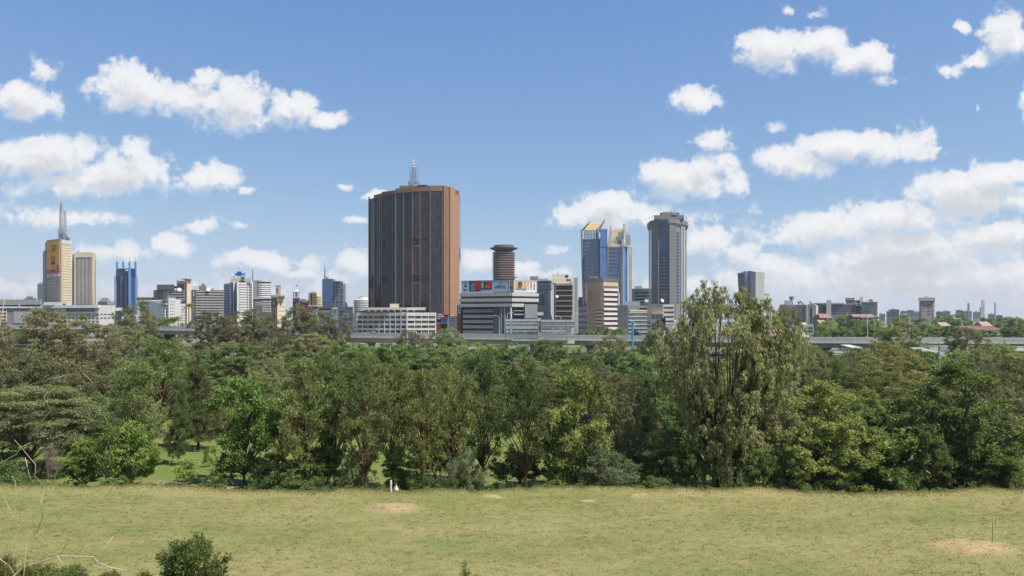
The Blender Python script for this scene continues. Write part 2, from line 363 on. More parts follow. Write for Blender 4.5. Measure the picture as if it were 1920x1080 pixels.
def make_ground():
    def axis(lo, hi, step, far, grow):
        a = list(np.arange(lo, hi+1e-6, step)); s = step
        while a[-1] < far: s *= grow; a.append(a[-1]+s)
        return a
    px = axis(0, 62, .55, 6500, 1.14); xs = [-v for v in reversed(px[1:])] + px
    ys = [-250, -120, -60, -30, -12, -4, 0, 3] + axis(5, 92, .55, 6500, 1.07)
    nx, ny = len(xs), len(ys)
    v = np.empty((ny, nx, 3), np.float32)
    for j, y in enumerate(ys):
        for i, x in enumerate(xs):
            v[j, i] = (x, y, ground(x, y))
    idx = np.arange(nx*ny).reshape(ny, nx)
    f = np.stack([idx[:-1, :-1], idx[:-1, 1:], idx[1:, 1:], idx[1:, :-1]], -1).reshape(-1)
    me = bpy.data.meshes.new('ground')
    me.vertices.add(nx*ny); me.vertices.foreach_set('co', v.reshape(-1))
    me.loops.add(len(f)); me.loops.foreach_set('vertex_index', f.astype(np.int32))
    me.polygons.add(len(f)//4); me.polygons.foreach_set('loop_start', np.arange(0, len(f), 4, dtype=np.int32))
    me.polygons.foreach_set('use_smooth', np.ones(len(f)//4, bool))
    me.update(calc_edges=True)
    m, N = new_mat('lawn')
    pos = N.n('ShaderNodeNewGeometry').outputs['Position']
    flat = N.v('MULTIPLY', pos, (1, 1, 0))
    sep = N.n('ShaderNodeSeparateXYZ'); N.link(pos, sep.inputs[0])
    st = N.v('MULTIPLY', flat, (.55, 1, 1))
    big = N.noise(st, .075, 6, .68); mid = N.noise(st, .5, 6, .72); fine = N.noise(st, 3.0, 6, .8); grit = N.noise(flat, 14., 3, .7); fleck = N.noise(N.v('MULTIPLY', flat, (.38, 1, 1)), 1.5, 5, .8)
    straw = (.268, .232, .098); grn = (.142, .168, .048); green2 = (.125, .165, .040)
    k = N.m('MULTIPLY_ADD', mid, .45, N.m('MULTIPLY', big, .75))
    k = N.m('MULTIPLY_ADD', fine, .5, k)
    front = N.mix(N.ramp(k, .66, 1.02), grn, straw)
    front = N.mix(N.ramp(mid, .56, .75, 0, .4), front, (.215, .150, .080))
    back = N.mix(N.ramp(N.m('MULTIPLY_ADD', big, .8, N.m('MULTIPLY', mid, .5)), .58, .85), green2, (.185, .165, .060))
    front = N.mix(N.ramp(fleck, .52, .68, 0, .45), front, (.315, .262, .120)); front = N.mix(N.ramp(fleck, .46, .32, 0, .38), front, (.115, .135, .040))
    isb = N.ramp(sep.outputs[1], 78, 84)
    c = N.mix(isb, front, back)
    # bare straw-coloured earth on the worn mounds, with ragged rims
    for mx, my, rx, ry, h in MOUNDS:
        d = N.v('LENGTH', N.v('MULTIPLY_ADD', flat, (1/rx, 1/ry, 0), (-mx/rx, -my/ry, 0)))
        d = N.m('ADD', d, N.m('MULTIPLY_ADD', mid, 1.2, -.6)); d = N.m('ADD', d, N.m('MULTIPLY_ADD', fine, 1.1, -.55))
        e = N.mix(N.ramp(N.noise(flat, .9, 3), .45, .62), (.385, .290, .155), (.35, .225, .125))
        c = N.mix(N.ramp(d, .45, 1.0, .85, 0), c, e)
    # town ground beyond the park: paving, dust and verge
    town = N.mix(N.ramp(N.noise(flat, .012, 4), .42, .6), (.10, .12, .04), (.22, .20, .17))
    c = N.mix(N.ramp(sep.outputs[1], 240, 330), c, town)
    c = N.mix(N.ramp(grit, .2, .8), N.v('SCALE', c), N.v('SCALE', c))
    a, b2 = c.node.inputs[6].links[0].from_node, c.node.inputs[7].links[0].from_node
    a.inputs['Scale'].default_value = .72; b2.inputs['Scale'].default_value = 1.28
    hill = N.mix(N.ramp(mid, .4, .6), (.07, .09, .03), (.20, .15, .08))
    c = N.mix(N.ramp(sep.outputs[1], 40, 47, 1, 0), c, hill)
    b = N.n('ShaderNodeBsdfPrincipled', i_Roughness=.95); b.inputs['Specular IOR Level'].default_value = .1
    N.link(c, b.inputs['Base Color'])
    bp = N.n('ShaderNodeBump', i_Strength=.6, i_Distance=.12, i_Height=N.m('ADD', fine, N.m('MULTIPLY', grit, .6))); N.link(bp.outputs[0], b.inputs['Normal'])
    o = N.n('ShaderNodeOutputMaterial'); N.link(b.outputs[0], o.inputs[0])
    me.materials.append(m)
    tag(link('ground', me), 'worn olive and straw coloured grass lawn ending at a low ridge', None, None, 'structure')
make_ground()

def make_haze():
    m, N = new_mat('haze')
    pv = N.n('ShaderNodeVolumePrincipled', i_Density=HAZE, i_Anisotropy=.25)
    pv.inputs['Color'].default_value = (.80, .88, 1.0, 1)
    o = N.n('ShaderNodeOutputMaterial'); N.link(pv.outputs[0], o.inputs['Volume'])
    mb = MB().box(-6700, 6700, -300, 6700, -4, 190)
    tag(mb.build('haze', 'haze'), 'pale dusty air over the town', None, None, 'stuff')
HAZE = 8e-5
make_haze()

# ---------------------------------------------------------------- leaf geometry
def leaf_mesh(name, cen, dr, nr, L, W, tint, matn):
    n = len(cen)
    dr = dr/np.maximum(np.linalg.norm(dr, axis=1, keepdims=True), 1e-6)
    sd = np.cross(dr, nr); sd /= np.maximum(np.linalg.norm(sd, axis=1, keepdims=True), 1e-6)
    L = np.asarray(L).reshape(-1, 1); W = np.asarray(W).reshape(-1, 1)
    v = np.empty((n, 4, 3), np.float32)
    v[:, 0] = cen - dr*L*.5; v[:, 2] = cen + dr*L*.5
    v[:, 1] = cen + sd*W*.5 + dr*L*.05; v[:, 3] = cen - sd*W*.5 + dr*L*.05
    me = bpy.data.meshes.new(name)
    me.vertices.add(4*n); me.vertices.foreach_set('co', v.reshape(-1))
    me.loops.add(4*n); me.loops.foreach_set('vertex_index', np.arange(4*n, dtype=np.int32))
    me.polygons.add(n); me.polygons.foreach_set('loop_start', np.arange(0, 4*n, 4, dtype=np.int32))
    me.update(calc_edges=True)
    a = me.attributes.new('tint', 'FLOAT', 'FACE'); a.data.foreach_set('value', np.clip(tint, 0, 1).astype(np.float32))
    me.materials.append(MATS[matn])
    return me

# ---------------------------------------------------------------- trees
def make_tree(seed, H, W, prof, ncl=36, sub=6, nleaf=40, L=.32, Wd=.12, rc=.9, rs=.5, flat=.7, orient='rand', leaf='leaf_olive', bark='barkdark',
              trunks=1, tr=.16, base=.15, lobes=.25, droop=0., rise=.9, twigs=True, tiers=0, spread=.35, inner=.4, pods=0, leader=True, podz=.45, tilt=0., foot=1.):
    """returns the meshes (trunk, crown, pods) of one tree: stems, limbs reaching out to clusters spread through the
    crown's volume, twigs, and a leaf-sized face for every leaf or spray"""
    rg = np.random.default_rng(seed); rnd = random.Random(seed)
    pt = [p[0] for p in prof]; pr = [p[1] for p in prof]
    R0 = W/2
    ph = [rnd.uniform(0, 6.28) for _ in range(6)]
    def rad(t, a):
        l = 1 + lobes*(math.sin(2*a+ph[0]+3*t)*.5 + math.sin(3*a+ph[1]-4*t)*.5 + .6*math.sin(5*a+ph[2]+9*t))
        return R0*np.interp(t, pt, pr)*l
    mb = MB()
    # stems
    stems = []
    for k in range(trunks):
        a = 2*math.pi*k/max(1, trunks) + rnd.uniform(-.5, .5)
        off = 0 if trunks == 1 else rnd.uniform(.1, .35)*W*.12*foot
        top = (rnd.uniform(.80, .95) if leader else rnd.uniform(.38, .52))*H
        if trunks > 1: top *= rnd.uniform(.72, 1)
        pts = []
        for q in range(8):
            t = q/7.
            o = off + (spread*R0*(t**1.3) if trunks > 1 else 0)
            pts.append(Vector((math.cos(a)*o + .035*H*math.sin(3*t+ph[3]+k)*t + tilt*H*t, math.sin(a)*o + .03*H*math.sin(2.5*t+ph[4]+k)*t, -.3 + top*t + .3*t)))
        r0 = tr/(trunks**.5)*rnd.uniform(.85, 1.15)
        rr = [r0*(1.25 if q == 0 else 1)*(1-.86*q/7.) for q in range(8)]
        mb.tube(pts, rr, 7); stems.append((pts, rr))
    C = []; T = []; U = []
    tierz = [base + (1-base)*(i+.7)/tiers for i in range(tiers)] if tiers else None
    tries = 0
    while len(C) < ncl and tries < ncl*30:
        tries += 1
        t = rnd.choice(tierz) + rnd.uniform(-.02, .02) if tiers else rnd.uniform(base, .985)
        w = np.interp(t, pt, pr)
        if rnd.random() > w**1.3 + .05: continue
        a = rnd.uniform(0, 6.283)
        r = rad(t, a)*(inner + (1-inner)*math.sqrt(rnd.random()))
        p = Vector((r*math.cos(a) + tilt*H*t, r*math.sin(a), t*H))
        if any((p-c).length < rc*.55 for c in C): continue
        C.append(p)
        # limb from the nearest stem
        pts, rr = min(stems, key=lambda s_: min((Vector((q.x, q.y, 0))-Vector((p.x, p.y, 0))).length for q in s_[0][2:]))
        zs = max(base*H*.6, p.z - r*rise - rnd.uniform(0, .06)*H)
        top = pts[-1].z
        zs = min(zs, top*.97)
        f = (zs+.3)/(top+.3)*7; i = min(6, int(f)); s0 = pts[i].lerp(pts[i+1], f-i)
        mid = s0.lerp(p, .55) + Vector((rnd.uniform(-.1, .1), rnd.uniform(-.1, .1), rnd.uniform(.02, .12)+droop*.25))*(p-s0).length
        lr = max(.03, min(rr[i]*.6, .020*(p-s0).length + .016))
        mb.tube([s0, s0.lerp(mid, .5) + Vector((0, 0, .02*(p-s0).length)), mid, p], [lr, lr*.8, lr*.55, lr*.25], 5, False)
    cen = []; dirs = []; nrm = []; LL = []; WW = []; tint = []
    pc = []; pd = []
    for p in C:
        ct = rnd.uniform(.25, .65)
        out = Vector((p.x, p.y, 0)); out = out.normalized() if out.length > .1 else Vector((1, 0, 0))
        for k in range(sub):
            g = rg.normal(size=3)*.5
            q = p + Vector((g[0]*rc, g[1]*rc, g[2]*rc*flat - droop*abs(g[1])*rc*.6))
            if twigs:
                mb.tube([p, p.lerp(q, .5)+Vector((0, 0, .06)), q], [.022, .016, .008], 3, False)
            n = int(nleaf*rnd.uniform(.6, 1.35))
            x = rg.normal(size=(n, 3))*.55*rs
            x[:, 2] *= flat
            if droop: x[:, 2] = -np.abs(rg.normal(size=n))*droop*rs - .0
            if droop: x[:, :2] *= .45
            c = np.array(q) + x
            if orient == 'up':
                d = x*.9/rs + rg.normal(size=(n, 3))*.35 + np.array((out.x*.3, out.y*.3, .8))
            elif orient == 'hang':
                d = rg.normal(size=(n, 3))*.5 + np.array((out.x*.15, out.y*.15, -1.))
            elif orient == 'flat':
                d = rg.normal(size=(n, 3))*np.array((1, 1, .22))
            elif orient == 'out':
                d = x/rs + rg.normal(size=(n, 3))*.5 + np.array((out.x*.5, out.y*.5, .1))
            else:
                d = rg.normal(size=(n, 3))
            nv = rg.normal(size=(n, 3))*(.3 if orient == 'flat' else .45) + x/rs*(.4 if orient == 'flat' else 1.1) + np.array((out.x*.35, out.y*.35, .55))
            cen.append(c); dirs.append(d); nrm.append(nv)
            LL.append(L*rg.uniform(.65, 1.3, n)); WW.append(Wd*rg.uniform(.7, 1.3, n))
            tint.append(ct + rg.normal(size=n)*.22 + .12*rnd.uniform(-1, 1))
        if pods and rnd.random() < pods and p.z > podz*H:
            n = 26
            pc.append(np.array(p) + np.array((out.x, out.y, .3))*rc*.5 + rg.normal(size=(n, 3))*rc*np.array((.17, .17, .2))); pd.append(rg.normal(size=(n, 3))*.5 + np.array((0, 0, -1.)))
    cen = np.concatenate(cen)
    crown = leaf_mesh('crown', cen, np.concatenate(dirs), np.concatenate(nrm), np.concatenate(LL), np.concatenate(WW), np.concatenate(tint), leaf)
    trunk = mb.mesh('trunk', bark, True)
    pm = None
    if pc:
        pm = []
        for c, dd in zip(pc, pd):
            n = len(c); pm.append(leaf_mesh('seed_bunch', c, dd, rg.normal(size=(n, 3)), np.full(n, .34), np.full(n, .13), rg.uniform(0, 1, n), 'leaf_pod'))
    return trunk, crown, pm

KINDS = {}
def kind(key, name, cat, look, group, H, W, nvar, **kw):
    vs = [make_tree(101*(len(KINDS)+1)+7*i, H, W, **kw) for i in range(nvar)]
    KINDS[key] = (name, cat, look, group, H, W, vs)

dome = [(.1, .3), (.3, .75), (.5, .98), (.7, 1), (.85, .8), (.95, .45), (1, .12)]
kind('feather', 'feathery_tree', 'tree', 'tall dark feathery tree', 'feathery trees along the lawn', 15, 7.4, 4,
     prof=[(.18, .30), (.32, .62), (.5, 1), (.68, .92), (.82, .68), (.93, .38), (1, .1)], ncl=64, sub=5, nleaf=40, L=.34, Wd=.12, rc=.85, rs=.42, flat=.9, orient='up', leaf='leaf_feather', tr=.2, base=.22, rise=1.5, lobes=.35, inner=.2, bark='barkred')
kind('euc', 'eucalyptus_tree', 'tree', 'grey green eucalyptus with hanging leaves', 'eucalyptus trees', 22, 15.5, 1,
     prof=[(.1, .45), (.25, .7), (.45, .92), (.6, 1), (.75, .95), (.87, .78), (.95, .56), (1, .28)], ncl=210, sub=8, nleaf=44, L=.42, Wd=.11, rc=1.05, rs=.6, flat=1., orient='hang', leaf='leaf_euc', tr=.55, base=.13, rise=1.5, lobes=.30, droop=.85, trunks=8, foot=2.2, spread=.55, inner=.15)
kind('eucslim', 'eucalyptus_tree', 'tree', 'slim eucalyptus with hanging tufts', 'eucalyptus trees', 22, 7.5, 1,
     prof=[(.3, .25), (.5, .5), (.68, .7), (.8, 1), (.9, .75), (1, .25)], ncl=44, sub=6, nleaf=44, L=.46, Wd=.085, rc=.85, rs=.8, flat=1., orient='hang', leaf='leaf_euc', tr=.3, base=.42, rise=1.6, lobes=.5, droop=1.0, trunks=2, spread=.5, inner=.1)
kind('broad', 'spreading_tree', 'tree', 'broad airy olive tree', 'spreading trees in the park', 16, 17, 3,
     prof=dome, ncl=135, sub=6, nleaf=54, L=.32, Wd=.15, rc=1.15, rs=.55, flat=.6, orient='rand', leaf='leaf_brownolive', tr=.42, base=.22, rise=1.1, lobes=.35, leader=False, inner=.3, trunks=3, spread=.6)
kind('tier', 'layered_tree', 'tree', 'flat topped tree with leaves in tiers', 'layered trees', 12, 15, 2,
     prof=[(.3, .55), (.45, .9), (.6, 1), (.8, .85), (.95, .6), (1, .4)], ncl=170, sub=7, nleaf=50, L=.26, Wd=.13, rc=1.2, rs=.7, flat=.3, orient='flat', leaf='leaf_tier', tr=.4, base=.34, rise=.7, tiers=6, leader=False, lobes=.25, trunks=3, spread=.6)
kind('umb', 'dome_tree', 'tree', 'round crowned green tree', 'round crowned trees', 12, 14, 3,
     prof=[(.12, .6), (.35, .95), (.55, 1), (.75, .88), (.9, .6), (1, .25)], ncl=150, sub=6, nleaf=54, L=.32, Wd=.16, rc=1.05, rs=.55, flat=.5, orient='flat', leaf='leaf_green', tr=.38, base=.16, rise=.8, leader=False, lobes=.25, trunks=2, spread=.5)
kind('leafy', 'leafy_tree', 'tree', 'bright green broad leaved tree', 'broad leaved trees', 9, 7, 3,
     prof=dome, ncl=64, sub=6, nleaf=40, L=.32, Wd=.17, rc=.8, rs=.42, flat=.6, orient='out', leaf='leaf_bright', tr=.2, base=.2, rise=1., lobes=.4, leader=False, inner=.3)
kind('dense', 'seeding_tree', 'tree', 'dense dark tree dotted with pinkish seed pods', 'dense trees at the right', 16, 11, 2,
     prof=[(.02, .75), (.2, .95), (.4, 1), (.6, .9), (.78, .72), (.92, .45), (1, .15)], ncl=150, sub=6, nleaf=40, L=.38, Wd=.18, rc=.95, rs=.5, flat=.6, orient='out', leaf='leaf_deep', tr=.32, base=.04, rise=1.1, lobes=.4, inner=.35, pods=.16)
kind('dark', 'bushy_tree', 'tree', 'bushy dark green tree', 'bushy trees', 10, 9, 3,
     prof=[(.05, .6), (.25, .95), (.5, 1), (.7, .85), (.88, .55), (1, .15)], ncl=76, sub=6, nleaf=40, L=.32, Wd=.16, rc=.9, rs=.45, flat=.65, orient='out', leaf='leaf_deep', tr=.26, base=.1, rise=1., lobes=.35, leader=False, inner=.3, trunks=2, spread=.4)
kind('under', 'small_tree', 'tree', 'small leafy tree on bare stems', 'small trees under the row', 6, 5, 3,
     prof=[(.3, .5), (.5, .95), (.7, 1), (.88, .6), (1, .2)], ncl=48, sub=5, nleaf=36, L=.30, Wd=.15, rc=.75, rs=.42, flat=.6, orient='out', leaf='leaf_green', tr=.13, base=.36, rise=1.1, lobes=.4, leader=False, inner=.25, trunks=3, spread=.5)
kind('cas', 'needle_tree', 'tree', 'narrow needle leaved tree', 'needle leaved trees', 14, 6, 2,
     prof=[(.08, .7), (.25, 1), (.45, .9), (.65, .65), (.82, .38), (1, .06)], ncl=90, sub=5, nleaf=50, L=.36, Wd=.08, rc=.75, rs=.42, flat=.8, orient='up', leaf='leaf_olive', tr=.2, base=.12, rise=.3, lobes=.3, inner=.15)
kind('fever', 'thorn_tree', 'tree', 'yellowish thorn tree with pale forking branches', 'thorn trees', 15, 16, 2,
     prof=dome, ncl=120, sub=6, nleaf=50, L=.30, Wd=.12, rc=1.1, rs=.55, flat=.45, orient='flat', leaf='leaf_fever', bark='barkyellow', tr=.42, base=.3, rise=1.2, lobes=.3, leader=False, trunks=3, spread=.6, inner=.3)
kind('willow', 'willowy_tree', 'tree', 'olive willowy tree with fine hanging leaves', 'willowy trees', 13, 9, 2,
     prof=dome, ncl=84, sub=6, nleaf=52, L=.32, Wd=.08, rc=.95, rs=.5, flat=.9, orient='hang', leaf='leaf_brownolive', bark='barkpale', tr=.26, base=.2, rise=1.3, lobes=.35, droop=.7, trunks=3, spread=.5, inner=.25)
kind('silver', 'silvery_tree', 'tree', 'silvery green rounded tree', 'silvery trees', 5, 7, 2,
     prof=[(.1, .6), (.3, .95), (.55, 1), (.75, .85), (.9, .55), (1, .2)], ncl=60, sub=6, nleaf=34, L=.28, Wd=.10, rc=.75, rs=.45, flat=.6, orient='out', leaf='leaf_silver', bark='barkred', tr=.24, base=.22, rise=.9, leader=False, lobes=.25, inner=.35)
kind('bush', 'bush', 'bush', 'low green bush', 'bushes along the edge of the lawn', 2.2, 3., 3,
     prof=[(0, .8), (.3, 1), (.6, .9), (.85, .6), (1, .25)], ncl=26, sub=5, nleaf=26, L=.22, Wd=.10, rc=.45, rs=.32, flat=.7, orient='out', leaf='leaf_green', tr=.05, base=.08, rise=1., leader=False, lobes=.35, inner=.3, trunks=3, spread=.7)
kind('sapling', 'sapling', 'young tree', 'thin young tree', 'saplings', 5, 2.6, 2,
     prof=[(.2, .5), (.4, 1), (.6, .9), (.85, .5), (1, .15)], ncl=20, sub=4, nleaf=22, L=.28, Wd=.12, rc=.5, rs=.4, flat=.7, orient='out', leaf='leaf_bright', bark='barkpale', tr=.06, base=.25, rise=1.2, lobes=.5, inner=.1)
kind('bare', 'bare_tree', 'tree', 'small nearly leafless purplish tree', None, 4.5, 2.6, 1,
     prof=[(.45, .6), (.65, 1), (.85, .9), (1, .5)], ncl=26, sub=6, nleaf=10, L=.30, Wd=.025, rc=.5, rs=.5, flat=.8, orient='hang', leaf='leaf_purple', bark='barkpale', tr=.09, base=.45, rise=1.6, lobes=.4, inner=.1, leader=False, trunks=2, spread=.5)
kind('shrub', 'near_shrub', 'shrub', 'dark green shrub with small leaves', 'shrubs on the near slope', 2.4, 1.9, 2,
     prof=[(0, 1), (.3, 1), (.6, 1), (.8, .92), (.92, .7), (1, .4)], ncl=105, sub=6, nleaf=26, L=.10, Wd=.055, rc=.22, rs=.15, flat=1.1, orient='up', leaf='leaf_bush', tr=.03, base=.05, rise=1.6, leader=False, lobes=.25, inner=.35, trunks=5, spread=.9, pods=0)

NUSE = {}
def tree(key, px, top, w, D, clause, base=None, look=None, rz=None, group=True):
    name, cat, lk, grp, H, W, vs = KINDS[key]
    k = NUSE.get(key, 0); NUSE[key] = k+1
    x = X(px, D); zb = ground(x, D) - .1 if base is None else Z(base, D)
    h = (Z(top, D) - zb); ww = w/F*D
    rnd = random.Random(int(px*7+top*3+D))
    rz = rnd.uniform(0, 6.283) if rz is None else rz
    lab = (look or lk) + ' ' + clause
    tr, cr, pm = vs[k % len(vs)]
    r = empty(name, (x, D, zb), lab, cat, grp if group else None)
    r.rotation_euler = (0, 0, rz); r.scale = (ww/W*.93, ww/W*.93, h/H*.97)
    link('trunk', tr, r); link('crown', cr, r)
    for q in pm or (): link('seed_bunch', q, r)
    return r

